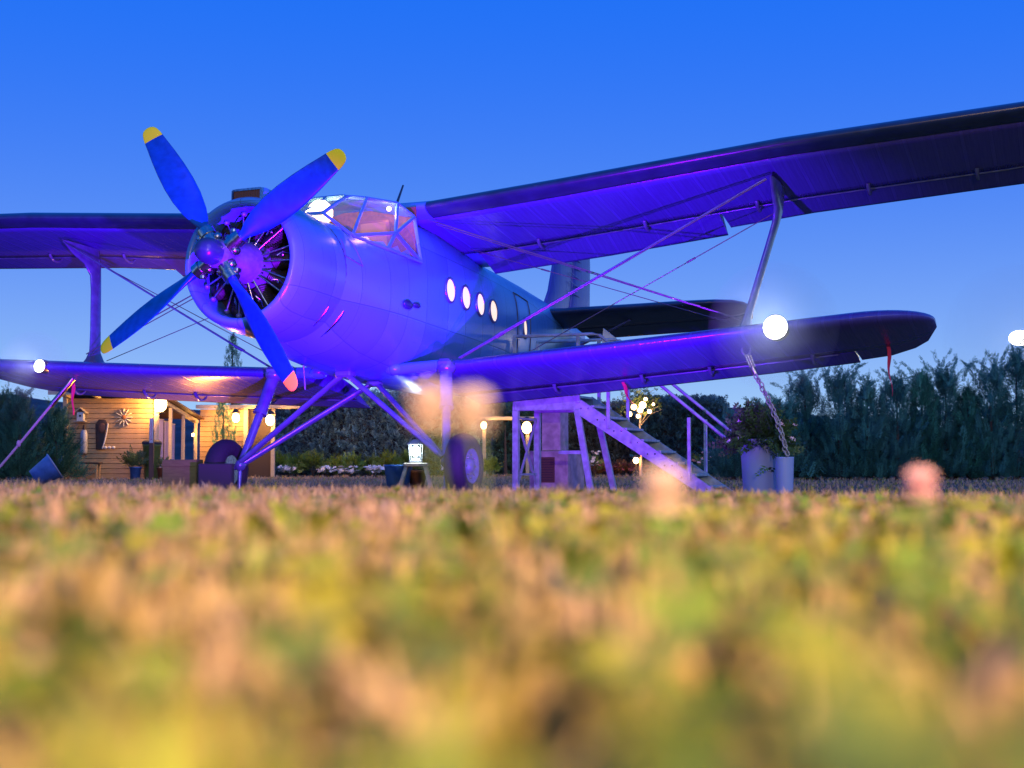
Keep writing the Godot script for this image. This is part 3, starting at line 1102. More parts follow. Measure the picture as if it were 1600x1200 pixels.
func propeller_parts() -> void:
	var hub := V(0, 2.182, 2.855)
	var prop := Node3D.new()
	prop.name = "propeller"
	plane.add_child(prop)
	var st := S()
	var f := Transform3D(Basis(Vector3.RIGHT, PI / 2), hub)
	lathe(st, f, [Vector2(0.11, -0.16), Vector2(0.15, -0.10), Vector2(0.16, 0.06), Vector2(0.13, 0.12)], 28)
	put(st, "hub", M.crankcase, prop)
	st = S()
	lathe(st, f, [Vector2(0.135, 0.10), Vector2(0.145, 0.14), Vector2(0.14, 0.24), Vector2(0.115, 0.31), Vector2(0.07, 0.35), Vector2(0.0, 0.365)], 28)
	put(st, "hub_dome", M.dark_paint, prop)
	st = S()
	for k in 8:
		var a := 0.578 + PI / 4 * k + 0.35
		ball(st, hub + V(cos(a) * 0.2, sin(a) * 0.2, -0.02), V(0.05, 0.05, 0.07), 10, 6)
	put(st, "counterweight", M.steel, prop)
	for k in 4:
		var a := 0.578 + PI / 2 * k
		var out := V(cos(a), sin(a), 0)
		var tang := V(-sin(a), cos(a), 0)
		var rows := []
		var tips := []
		# radius, chord, thickness, pitch
		for q in [[0.30, 0.10, 0.10, 0.95], [0.38, 0.115, 0.095, 0.90], [0.47, 0.20, 0.075, 0.84], [0.60, 0.28, 0.06, 0.76], [0.80, 0.335, 0.048, 0.64], [1.0, 0.345, 0.04, 0.54], [1.2, 0.325, 0.033, 0.47], [1.4, 0.285, 0.027, 0.42], [1.55, 0.245, 0.023, 0.39], [1.64, 0.222, 0.021, 0.375], [1.64, 0.224, 0.022, 0.375], [1.70, 0.205, 0.019, 0.365], [1.75, 0.175, 0.017, 0.36], [1.78, 0.135, 0.014, 0.355], [1.798, 0.07, 0.01, 0.35], [1.802, 0.01, 0.006, 0.35]]:
			var ch: Vector3 = tang * cos(q[3]) - V(0, 0, 1) * sin(q[3]) * -1.0
			var th: Vector3 = out.cross(ch).normalized()
			var r := PackedVector3Array()
			for i in 20:
				var t := TAU * i / 20
				var w: float = sin(t) * (1.0 - 0.25 * cos(t))
				r.append(hub + out * q[0] + ch * cos(t) * q[1] / 2.0 + th * w * q[2] / 2.0)
			if q[0] <= 1.64 and rows.size() < 10: rows.append(r)
			else: tips.append(r)
		st = S()
		loft(st, rows)
		var bl := put(st, "blade", M.blade, prop)
		st = S()
		loft(st, tips)
		put(st, "blade_tip", M.tip, prop)
		st = S()
		tube(st, hub + out * 0.10, hub + out * 0.30, 0.085, 0.08, 18)
		tube(st, hub + out * 0.25, hub + out * 0.34, 0.095, 0.09, 18)
		bx(st, hub + out * 0.29 + tang * 0.1, V(0.05, 0.05, 0.09), 0.01)
		put(st, "blade_clamp", M.steel, prop)

func tie_downs() -> void:
	# chain from the near lower wing down to the planter
	var top := plane.transform * V(4.92, 1.45, -1.0)
	var foot := V(3.28, 0.56, -16.82)
	var o := thing("tie_down_chain", foot, "twisted chain with a shackle hanging from the near lower wing to the planters", "chain", "wing tie downs")
	var link := S()
	var pts := []
	for k in 13:
		var a := TAU * k / 12
		pts.append(V(cos(a) * 0.022, sin(a) * 0.036, 0))
	pipe(link, pts, 0.0085, 6)
	var lm := mesh_of(link)
	var a: Vector3 = top - foot
	var from := a * 0.74
	var dist := from.length()
	var where := []
	var n := int(dist / 0.05)
	for strand in 2:
		for i in n:
			var t := (i + 0.5) / n
			var p := from * t + V(sin(t * 20 + strand * PI), 0, cos(t * 20 + strand * PI)) * 0.012 + V(0.05 * sin(PI * t), -0.02 * sin(PI * t), 0)
			var f := along(p, p + from)
			where.append(Transform3D(f.basis * Basis(Vector3.UP, PI / 2 * (i % 2) + strand), p))
	many("chain_links", lm, M.zinc, where, [], o)
	var st := S()
	pipe(st, [a * 0.74, a * 0.80], 0.035, 8)
	bar(st, a * 0.80 + V(-0.03, 0, 0), a * 0.92 + V(-0.03, 0, 0), 0.018, 0.02, 0.003)
	bar(st, a * 0.80 + V(0.03, 0, 0), a * 0.92 + V(0.03, 0, 0), 0.018, 0.02, 0.003)
	tube(st, a * 0.80, a * 0.92, 0.012)
	put(st, "turnbuckle", M.steel, o)
	st = S()
	var rg := []
	for k in 17: rg.append(a * 0.96 + V(cos(TAU * k / 16.0) * 0.05, sin(TAU * k / 16.0) * 0.06, 0))
	pipe(st, rg, 0.014, 6)
	tube(st, a * 0.985, a, 0.02)
	put(st, "shackle", M.strut, o)
	# rope with a ratchet on the other side
	var t2 := plane.transform * V(-4.85, 1.55, -1.0)
	var f2 := V(-7.75, 0.10, -20.6)
	o = thing("tie_down_rope", f2, "grey tie down rope running from the far lower wing to the ground at left", "rope", "wing tie downs")
	a = t2 - f2
	st = S()
	pipe(st, [Vector3.ZERO, a * 0.3 - V(0, 0.02, 0), a * 0.72], 0.020, 8)
	ball(st, a * 0.04, Vector3.ONE * 0.04)
	ball(st, a * 0.38, V(0.035, 0.05, 0.035))
	put(st, "rope", M.rope, o)
	st = S()
	pipe(st, [a * 0.70, a * 0.74, a * 0.90, a * 0.93], 0.04, 8)
	put(st, "turnbuckle", M.steel, o)
	st = S()
	bar(st, a * 0.92, a, 0.05, 0.015)
	put(st, "strap", M.strut, o)
	# safety ribbons
	for q in [[V(6.5, 1.50, -1.9), 0.62, "red safety ribbon hanging near the tip of the near lower wing", 0.04], [V(3.05, 1.20, -2.1), 0.34, "short red safety ribbon under the middle of the near lower wing", 0.14], [V(-5.15, 1.44, -1.2), 0.52, "red safety ribbon hanging beside the rope on the far lower wing", 0.02]]:
		var p: Vector3 = plane.transform * q[0]
		o = thing("safety_ribbon", p, q[2], "ribbon", "red safety ribbons")
		st = S()
		st.set_smooth_group(0)
		var rings := []
		for k in 10:
			var t := k / 9.0
			var w := 0.022 + 0.006 * sin(t * 7.0)
			var c := V(q[3] * t + 0.012 * sin(t * 9.0), -q[1] * t, 0.015 * cos(t * 8.0))
			rings.append(ring(Transform3D(Basis(Vector3.UP, t * 1.4), c), w, 0.003, 8))
		loft(st, rings)
		put(st, "ribbon", M.ribbon, o)
		st = S()
		bar(st, V(0, 0, 0), V(-0.02, 0.14, 0.03), 0.05, 0.05, 0.008)
		put(st, "pin", M.strut, o)

func boarding_stairs() -> void:
	var o0 := plane.transform * V(1.02, 1.5, -3.35)
	var o := thing("boarding_stairs", V(o0.x, 0, o0.z), "pale metal boarding stairs with platform and handrails leading up to the cabin door", "stairs", "", -0.37328)
	var top := 1.43
	var pl := 0.92
	var foot := 3.08
	var w := 0.9
	var st := S()
	bx(st, V(pl / 2, top, -w / 2), V(pl, 0.035, w - 0.02), 0.006)
	put(st, "platform", M.stair_metal, o)
	for z in [0.0, -w]:
		st = S()
		bx(st, V(pl / 2, top - 0.10, z), V(pl + 0.04, 0.21, 0.05), 0.008)
		put(st, "platform_beam", M.stair_metal, o)
		st = S()
		st.set_smooth_group(-1)
		var h := 0.12
		var prof := [V(pl - 0.02, top + 0.03, z), V(foot, 0.03, z), V(foot - 0.25, 0.0, z), V(pl - 0.02, top - 0.21, z)]
		for k in 4:
			var a: Vector3 = prof[k]
			var b: Vector3 = prof[(k + 1) % 4]
			quad(st, a + V(0, 0, 0.02), b + V(0, 0, 0.02), b - V(0, 0, 0.02), a - V(0, 0, 0.02), V(2, 0.7, z))
		for s in [0.02, -0.02]: quad(st, prof[0] + V(0, 0, s), prof[1] + V(0, 0, s), prof[2] + V(0, 0, s), prof[3] + V(0, 0, s), V(2, 0.7, z - s * 50))
		put(st, "stringer", M.stair_metal, o)
		# handrail and its posts
		var side: float = z + (0.035 if z == 0.0 else -0.035)
		st = S()
		pipe(st, [V(0.0, top + 0.88, side), V(1.22, top + 0.88, side), V(1.32, top + 0.86, side), V(3.26, 0.70, side)], 0.024, 8)
		put(st, "handrail", M.stair_metal, o)
		if z < 0.0:
			st = S()
			pipe(st, [V(0.0, top + 0.45, side), V(1.1, top + 0.45, side)], 0.018, 8)
			put(st, "mid_rail", M.stair_metal, o)
		for q in [[0.02, top - 0.2, top + 0.88], [1.0, top - 0.1, top + 0.88], [1.45, 0.95, top + 0.78], [2.62, 0.22, 1.10]]:
			st = S()
			bx(st, V(q[0], (q[1] + q[2]) / 2, side), V(0.05, q[2] - q[1], 0.04), 0.006)
			put(st, "rail_post", M.stair_metal, o)
		# legs
		st = S()
		bx(st, V(0.03, (top - 0.2) / 2, z), V(0.09, top - 0.2, 0.09), 0.008)
		put(st, "leg", M.stair_metal, o)
		st = S()
		bar(st, V(0.97, top - 0.2, z), V(1.22, 0.0, z + (0.1 if z == 0.0 else -0.1)), 0.09, 0.07, 0.008)
		put(st, "leg", M.stair_metal, o)
	for e in [[0.15, 1.12, -0.06, -0.84], [0.15, 1.12, -0.84, -0.06], [0.30, 0.30, -0.03, -0.87], [1.12, 1.12, -0.03, -0.87]]:
		st = S()
		bar(st, V(0.03, e[0], e[2]), V(0.03, e[1], e[3]), 0.03, 0.03)
		put(st, "cross_brace", M.stair_metal, o)
	st = S()
	bar(st, V(0.70, 0.62, 0.0), V(1.09, 0.62, 0.05), 0.05, 0.05)
	put(st, "cross_brace", M.stair_metal, o)
	var n := 8
	for k in n:
		var t := (k + 0.7) / (n + 0.4)
		st = S()
		bx(st, V(lerpf(pl, foot - 0.1, t), lerpf(top, 0.06, t) - 0.04, -w / 2), V(0.25, 0.035, w - 0.05), 0.005)
		put(st, "step", M.stair_metal, o)
		st = S()
		for s in [-0.09, 0.09]: ball(st, V(lerpf(pl, foot - 0.1, t) + s * 0.6, lerpf(top, 0.06, t) - 0.07, 0.024), V(0.014, 0.014, 0.006), 6, 4)
		put(st, "bolt", M.steel, o)
	# light screen at the head of the stairs
	st = S()
	st.set_smooth_group(-1)
	var q := [V(1.02, top + 0.35, -w), V(1.30, top + 0.25, -w - 0.1), V(1.30, top + 0.86, -w - 0.1), V(1.08, top + 1.05, -w)]
	for k in 4: quad(st, q[k], q[(k + 1) % 4], q[(k + 1) % 4] - V(0, 0, 0.04), q[k] - V(0, 0, 0.04), (q[0] + q[2]) / 2)
	quad(st, q[0], q[1], q[2], q[3], V(1.1, top + 0.6, -3))
	quad(st, q[0] - V(0, 0, 0.04), q[1] - V(0, 0, 0.04), q[2] - V(0, 0, 0.04), q[3] - V(0, 0, 0.04), V(1.1, top + 0.6, 3))
	put(st, "side_screen", M.stair_metal, o)

	# cabinet with a square flue under the stairs
	o = thing("heater_cabinet", V(0.72, 0, -22.6), "pinkish metal cabinet with a dark vent panel and square flue under the stairs", "cabinet", "", -0.42)
	st = S()
	bx(st, V(0, 0.33, 0), V(0.66, 0.66, 0.72), 0.012)
	put(st, "body", M.cabinet, o)
	st = S()
	bx(st, V(-0.06, 0.36, 0.363), V(0.34, 0.40, 0.012), 0.003)
	put(st, "vent_panel", M.leather, o)
	st = S()
	for k in 9: bx(st, V(-0.06, 0.20 + k * 0.04, 0.372), V(0.30, 0.008, 0.01))
	put(st, "louvre", M.inside, o)
	st = S()
	bx(st, V(-0.05, 1.05, -0.05), V(0.32, 0.78, 0.36), 0.01)
	put(st, "flue", M.cabinet, o)

func plank_wall(parent: Node, a: Vector3, b: Vector3, h: float, m: Material, each := 0.15) -> void:
	var n := int(ceil(h / each))
	var meshes := []
	for v in 3:
		var st := S()
		box(st, Transform3D(), V(a.distance_to(b), each - 0.012, 0.03), 0.006)
		meshes.append(mesh_of(st))
	var turn := atan2(-(b.z - a.z), b.x - a.x)
	for k in n:
		var o := put_mesh(meshes[k % 3], "plank", m, parent)
		o.position = (a + b) / 2 + V(0, each * (k + 0.5), 0)
		o.rotation = V(R(-0.02, 0.02), turn, 0)
		if k == n - 1: o.position.y = a.y + h - each * 0.5 + 0.002
	var bk := S()
	bx(bk, (a + b) / 2 + V(0, h / 2, 0) - Basis(Vector3.UP, turn) * V(0, 0, 0.03), V(a.distance_to(b), h - 0.02, 0.02), 0, turn)
	put(bk, "wall_lining", M.dark_wood, parent)

func wall_lantern(at: Vector3, label: String, e: float, r := 0.07) -> void:
	var o := thing("wall_lantern", at, label, "lantern", "lit garden lanterns")
	var st := S()
	ball(st, V(0, 0, 0), V(r, r * 1.25, r))
	put(st, "bulb", M.warm_bulb, o)
	st = S()
	lathe(st, Transform3D(Basis(), V(0, r * 1.3, 0)), [Vector2(r * 1.3, 0.0), Vector2(r * 0.5, r * 0.8), Vector2(0.001, r)], 12)
	lathe(st, Transform3D(Basis(), V(0, -r * 1.5, 0)), [Vector2(0.001, 0), Vector2(r * 0.8, 0.01), Vector2(r * 0.7, 0.03)], 12)
	bar(st, V(0, r * 2.0, 0), V(0, r * 1.5, -r * 2.2), 0.02, 0.02)
	put(st, "cap", M.inside, o)
	omni("lantern_light", at + V(0, 0, r * 0.4), Color(1.0, 0.72, 0.38), e, r)

func shed() -> void:
	var o := thing("garden_shed", V(-11.9, 0, -42.0), "honey coloured plank shed with a lean-to porch, lit warm behind the far wing", "shed")
	plank_wall(o, V(-1.35, 0.0, 0), V(1.22, 0.0, 0), 2.40, M.wood)
	var st := S()
	for q in [V(1.30, 0, 0.02), V(-1.42, 0, 0.02)]:
		bx(st, q + V(0, 1.25, 0), V(0.13, 2.5, 0.13), 0.01)
	put(st, "corner_post", M.pale_wood, o)
	# roof slopes down towards the back along the porch
	st = S()
	st.set_smooth_group(-1)
	var r0 := V(-1.75, 2.66, 0.55)
	var r1 := V(1.55, 2.60, 0.55)
	var r2 := V(1.55, 1.98, -5.4)
	var r3 := V(-1.75, 2.04, -5.4)
	quad(st, r0, r1, r2, r3, V(0, 0, -2))
	quad(st, r0 - V(0, 0.05, 0), r1 - V(0, 0.05, 0), r2 - V(0, 0.05, 0), r3 - V(0, 0.05, 0), V(0, 9, -2))
	for e in [[r0, r1], [r1, r2], [r2, r3], [r3, r0]]: quad(st, e[0], e[1], e[1] - V(0, 0.05, 0), e[0] - V(0, 0.05, 0), V(0, 2.3, -2.4))
	put(st, "roof", M.leather, o)
	st = S()
	bx(st, V(-0.1, 2.56, 0.57), V(3.34, 0.16, 0.03), 0.004)
	put(st, "fascia", M.pale_wood, o)
	for k in 4:
		st = S()
		bar(st, V(-1.3 + k * 0.86, 2.50, 0.5), V(-1.3 + k * 0.86, 2.44, -0.1), 0.09, 0.12)
		put(st, "rafter", M.pale_wood, o)
	# porch side: beam, posts, back wall, floor shelf
	st = S()
	bar(st, V(1.30, 2.42, 0.1), V(1.30, 1.86, -5.3), 0.14, 0.12, 0.01)
	put(st, "porch_beam", M.pale_wood, o)
	for q in [[-1.7, 2.22], [-3.4, 2.04], [-5.2, 1.86]]:
		st = S()
		bx(st, V(1.30, q[1] / 2, q[0]), V(0.1, q[1], 0.1), 0.01)
		put(st, "porch_post", M.pale_wood, o)
	plank_wall(o, V(0.35, 0, -5.2), V(0.35, 0, -0.1), 1.9, M.wood, 0.19)
	for y in [0.45, 0.85, 1.25, 1.62]:
		st = S()
		bx(st, V(0.66, y, -1.2), V(0.5, 0.03, 2.1), 0.004)
		put(st, "shelf", M.pale_wood, o)
	# things standing on the porch
	var base := V(-11.9, 0, -42)
	for k in 6:
		var p := base + V(1.02, 0.14 + k * 0.17, -0.55)
		var b := thing("bowl", p - V(0, 0.06, 0), "white bowl number %s up the stack of bowls beside the shed corner post" % ["lowest", "second", "third", "fourth", "fifth", "topmost"][k], "bowl", "stacked white bowls")
		st = S()
		lathe(st, Transform3D(), [Vector2(0.001, 0.0), Vector2(0.09, 0.0), Vector2(0.17, 0.08), Vector2(0.19, 0.15), Vector2(0.178, 0.15), Vector2(0.16, 0.08), Vector2(0.001, 0.02)], 18)
		put(st, "shell", M.white_paint, b)
	var cloths := [["pale lilac cloth hanging nearest the shed corner", -1.25, 1.75], ["violet cloth hanging in the middle of the porch", -1.95, 1.70], ["long pale cloth hanging by the middle porch post", -2.7, 1.65]]
	for q in cloths:
		var c := thing("hanging_cloth", base + V(1.12, 0.25, q[1]), q[0], "cloth", "cloths hanging in the porch")
		st = S()
		for k in 14:
			var za := -0.28 + 0.04 * k
			var f := func(t: float) -> float: return 0.035 * sin(t * 22.0)
			quad(st, V(f.call(za), 0, za * 0.8), V(f.call(za + 0.04), 0, (za + 0.04) * 0.8), V(f.call(za + 0.04) * 0.5, q[2] - 0.2, za + 0.04), V(f.call(za) * 0.5, q[2] - 0.2, za), V(-3, 1, za))
		put(st, "drape", M.cloth, c)
		st = S()
		tube(st, V(0, q[2] - 0.19, -0.34), V(0, q[2] - 0.19, 0.32), 0.015)
		put(st, "rail", M.pale_wood, c)
	# right hand extension and dark doorway
	var x := thing("shed_extension", V(-9.75, 0, -47.4), "low pinkish plank wall with a dark doorway between two lit posts", "shed")
	plank_wall(x, V(-0.75, 0, 0), V(0.72, 0, 0), 2.28, M.wood, 0.17)
	st = S()
	bx(st, V(0.9, 2.36, 0.1), V(3.5, 0.12, 0.3), 0.01)
	put(st, "lintel", M.pale_wood, x)
	for q in [0.80, 1.72]:
		st = S()
		bx(st, V(q, 1.15, 0.05), V(0.13, 2.3, 0.13), 0.01)
		put(st, "door_post", M.pale_wood, x)
	st = S()
	bx(st, V(1.26, 1.14, -0.06), V(0.78, 2.26, 0.05), 0.01)
	put(st, "door", M.dark_wood, x)
	wall_lantern(V(-10.42, 2.22, -41.72), "large bright lantern on the corner post of the shed", 9.5, 0.19)
	wall_lantern(V(-9.22, 1.98, -47.0), "lit lantern left of the dark doorway", 4.8, 0.13)
	wall_lantern(V(-8.08, 1.90, -47.0), "lit lantern right of the dark doorway", 5.0, 0.15)
	wall_lantern(V(-10.55, 1.40, -46.6), "small lit bulb at the far end of the porch", 1.4, 0.05)
	# decorations on the front wall
	var d := thing("daisy_clock", V(-11.57, 1.83, -41.96), "round white daisy shaped wall clock on the shed front", "clock")
	for k in 12:
		var a := TAU * k / 12
		st = S()
		ball(st, V(cos(a) * 0.16, sin(a) * 0.16, 0.02), Vector3.ONE * 0.001)
		st = S()
		var f := along(V(cos(a), sin(a), 0) * 0.07, V(cos(a), sin(a), 0) * 0.27, V(0, 0, 1))
		loft(st, [ring(f, 0.018, 0.01, 8), ring(Transform3D(f.basis, f.origin.lerp(V(cos(a), sin(a), 0) * 0.27, 0.7)), 0.042, 0.012, 8), ring(Transform3D(f.basis, V(cos(a), sin(a), 0) * 0.27), 0.012, 0.006, 8)])
		put(st, "petal", M.white_paint, d)
	st = S()
	ball(st, V(0, 0, 0.01), V(0.075, 0.075, 0.025))
	put(st, "dial", M.terracotta, d)
	d = thing("wall_sledge", V(-12.15, 0.85, -41.94), "dark wooden board with a curved pale stick hung on the shed front", "decoration")
	st = S()
	st.set_smooth_group(-1)
	loft(st, [ring(Transform3D(Basis(), V(-0.10, 0.02, 0)), 0.13, 0.02, 12), ring(Transform3D(Basis(), V(-0.10, 0.55, 0)), 0.15, 0.02, 12), ring(Transform3D(Basis(), V(-0.07, 0.78, 0)), 0.19, 0.02, 12), ring(Transform3D(Basis(), V(-0.06, 0.92, 0)), 0.10, 0.02, 12)])
	put(st, "board", M.dark_wood, d)
	st = S()
	ball(st, V(-0.05, 0.66, 0.03), V(0.13, 0.15, 0.02))
	put(st, "disc", M.leather, d)
	st = S()
	pipe(st, [V(0.13, 0.80, 0.04), V(0.09, 0.5, 0.04), V(0.02, 0.2, 0.04), V(-0.03, 0.05, 0.04)], 0.022, 8)
	for k in 3: ball(st, V(0.06 + k * 0.12, 0.08, 0.03), V(0.055, 0.045, 0.03))
	put(st, "stick", M.white_paint, d)
	d = thing("wall_cylinder", V(-12.72, 0.75, -41.87), "grey metal cylinder with a dark cap hung at the left of the shed front", "cylinder")
	st = S()
	lathe(st, Transform3D(), [Vector2(0.001, 0.0), Vector2(0.09, 0.0), Vector2(0.105, 0.04), Vector2(0.105, 0.58), Vector2(0.08, 0.68), Vector2(0.03, 0.72)], 18)
	put(st, "body", M.zinc, d)
	st = S()
	tube(st, V(0, 0.7, 0), V(0, 0.86, 0), 0.05, 0.03)
	bx(st, V(0, 0.3, -0.1), V(0.06, 0.5, 0.05))
	put(st, "cap", M.dark_wood, d)
	d = thing("bird_house", V(-12.82, 1.72, -41.86), "small white bird house on the left corner of the shed front", "bird house")
	st = S()
	bx(st, V(0, 0.13, 0), V(0.2, 0.26, 0.18), 0.008)
	put(st, "box", M.white_paint, d)
	st = S()
	for s in [-1.0, 1.0]: box(st, Transform3D(Basis(Vector3.BACK, -s * 0.7), V(s * 0.09, 0.31, 0)), V(0.26, 0.02, 0.26), 0.004)
	bx(st, V(0, -0.01, 0.06), V(0.34, 0.03, 0.2), 0.005)
	put(st, "roof", M.pale_wood, d)
	st = S()
	tube(st, V(0, 0.15, 0.09), V(0, 0.15, 0.093), 0.035)
	put(st, "hole", M.inside, d)
	d = thing("bench", V(-12.55, 0, -41.5), "low dark wooden bench under the wall cylinder by the shed", "bench")
	st = S()
	bx(st, V(0, 0.47, 0), V(0.9, 0.05, 0.4), 0.01)
	put(st, "seat", M.dark_wood, d)
	for s in [-1.0, 1.0]:
		for z in [-0.14, 0.14]:
			st = S()
			bx(st, V(s * 0.36, 0.22, z), V(0.06, 0.45, 0.06), 0.006)
			put(st, "leg", M.wood, d)
	# bin, pots and a thermometer post before the shed
	d = thing("rubbish_bin", V(-10.55, 0, -41.3), "olive green bin with a dark open rim by the shed corner", "bin")
	st = S()
	lathe(st, Transform3D(), [Vector2(0.20, 0.0), Vector2(0.26, 0.95), Vector2(0.275, 0.96), Vector2(0.275, 1.02), Vector2(0.25, 1.02), Vector2(0.24, 0.9)], 20)
	put(st, "body", M.green_bin, d)
	st = S()
	lathe(st, Transform3D(), [Vector2(0.29, 1.02), Vector2(0.285, 1.09), Vector2(0.2, 1.14), Vector2(0.001, 1.15)], 20)
	put(st, "lid", M.inside, d)
	d = thing("thermometer_post", V(-10.33, 0, -40.4), "slim wooden post with a white thermometer before the shed corner", "post")
	st = S()
	bx(st, V(0, 0.72, 0), V(0.13, 1.44, 0.1), 0.01)
	put(st, "post", M.leather, d)
	st = S()
	bx(st, V(0.0, 1.40, 0.06), V(0.11, 0.72, 0.03), 0.012)
	put(st, "thermometer", M.white_paint, d)
	st = S()
	bx(st, V(0, 1.4, 0.078), V(0.012, 0.5, 0.004))
	ball(st, V(0, 1.14, 0.078), V(0.02, 0.02, 0.004), 8, 4)
	put(st, "scale", M.ribbon, d)
	potted(V(-10.92, 0, -40.9), M.blue_plastic, 0.17, 0.36, "blue pot with an arching fern in front of the shed", 90, 0.42)
	potted(V(-10.12, 0, -41.0), M.terracotta, 0.20, 0.34, "dark red pot with a small shrub right of the thermometer post", 50, 0.26)

func potted(at: Vector3, m: Material, r: float, h: float, label: String, n: int, reach: float) -> void:
	var o := thing("potted_plant", at, label, "plant")
	var st := S()
	lathe(st, Transform3D(), [Vector2(0.001, 0), Vector2(r * 0.78, 0), Vector2(r * 0.95, h * 0.9), Vector2(r * 1.06, h * 0.9), Vector2(r * 1.06, h), Vector2(r * 0.92, h), Vector2(r * 0.88, h * 0.85), Vector2(0.001, h * 0.85)], 20)
	put(st, "pot", m, o)
	var where := []
	var cols := []
	for k in n:
		var a := R(0, TAU)
		var el := R(-0.1, 1.3)
		var d := V(cos(a) * cos(el), sin(el), sin(a) * cos(el))
		var f := along(V(0, h, 0) + d * reach * R(0.1, 0.7), V(0, h, 0) + d * 2.0)
		where.append(Transform3D(f.basis.scaled(Vector3.ONE * reach * R(0.5, 0.9)), f.origin))
		var g := R(0.6, 1.3)
		cols.append(Color(g, g, g))
	many("foliage", frond(7, 0.5, 0.25, 0.10), M.leaf, where, cols, o)

# a frond of unit length along +y with paired leaflets
func frond(pairs: int, spread: float, size: float, width: float, droop := 0.25) -> ArrayMesh:
	var st := S()
	st.set_smooth_group(-1)
	for k in pairs:
		var t := (k + 0.3) / pairs
		var c := V(0, t, -droop * t * t)
		for s in [-1.0, 1.0]:
			var l := size * (1.0 - 0.6 * t) * (1.0 + 0.2 * sin(k * 5.0 + s))
			var d := V(s * cos(spread), sin(spread), 0.18 * sin(k * 3.1 + s)).normalized()
			var n := d.cross(V(0, 0, 1)).normalized() * width * (1.0 - 0.4 * t)
			st.add_vertex(c); st.add_vertex(c + d * l * 0.45 + n); st.add_vertex(c + d * l)
			st.add_vertex(c); st.add_vertex(c + d * l); st.add_vertex(c + d * l * 0.45 - n)
	var tipc := V(0, 1, -droop)
	st.add_vertex(tipc - V(width * 0.7, 0.12, 0)); st.add_vertex(tipc + V(0, 0.12, -0.05)); st.add_vertex(tipc + V(width * 0.7, -0.12, 0))
	return mesh_of(st)

var conifer_frond: ArrayMesh
var hedge_leaf: ArrayMesh
var soft_frond: ArrayMesh

func conifer(called: String, at: Vector3, h: float, r: float, label: String, n: int, tint: Color, shoots: int, column := false, group := "") -> void:
	var o := thing(called, at, label, "tree", group)
	var st := S()
	tube(st, V(0, 0, 0), V(0, h * 0.9, 0), 0.06 + h * 0.008, 0.012, 8)
	put(st, "trunk", M.bark, o)
	var where := []
	var cols := []
	var lean := R(0, TAU)
	for k in n:
		var t := pow(R(0.0, 1.0), 1.25)
		var a := R(0, TAU)
		var prof := (sqrt(sin(PI * clampf(t * 0.93 + 0.07, 0, 1))) if column else pow(1.0 - t, 0.5) * (0.72 + 0.28 * sin(a * 3.0 + t * 9.0 + lean)))
		var rr := r * prof * sqrt(R(0.25, 1.0))
		var p := V(cos(a) * rr, 0.05 + t * h * 0.93, sin(a) * rr)
		var up := R(0.15, 1.1) + t * 0.35 + (0.5 if column else 0.0)
		var d := V(cos(a) * cos(up), sin(up), sin(a) * cos(up))
		var f := along(p, p + d, V(-sin(a), 0, cos(a)))
		var s := R(0.24, 0.50) * (0.55 if column else 1.0) * (1.0 - 0.25 * t)
		where.append(Transform3D(f.basis.rotated(d.normalized(), R(-0.8, 0.8)).scaled(Vector3.ONE * s), p))
		var g := R(0.6, 1.45)
		cols.append(Color(tint.r * g, tint.g * g, tint.b * g))
	# long arching leaders that break the outline
	for k in shoots:
		var a := R(0, TAU)
		var q := R(0.0, r * 0.55)
		var p := V(cos(a) * q, h * R(0.76, 0.93), sin(a) * q)
		var d := V(R(-0.3, 0.3), 1.0, R(-0.3, 0.3)).normalized()
		var bend := V(R(-1, 1), -0.25, R(-0.6, 0.6)) * 0.22
		var steps := 7
		for i in steps:
			var sc := lerpf(0.30, 0.13, i / float(steps)) * R(0.8, 1.2)
			for b in 2:
				var f := along(p, p + d + V(R(-0.5, 0.5), 0, R(-0.5, 0.5)))
				where.append(Transform3D(f.basis.rotated(d, R(0, TAU)).scaled(Vector3.ONE * sc), p))
				var g := R(0.7, 1.3)
				cols.append(Color(tint.r * g, tint.g * g, tint.b * g))
			p += d * 0.105 * (h / 3.0 + 0.3)
			d = (d + bend).normalized()
	many("crown", conifer_frond, M.leaf_conifer, where, cols, o)

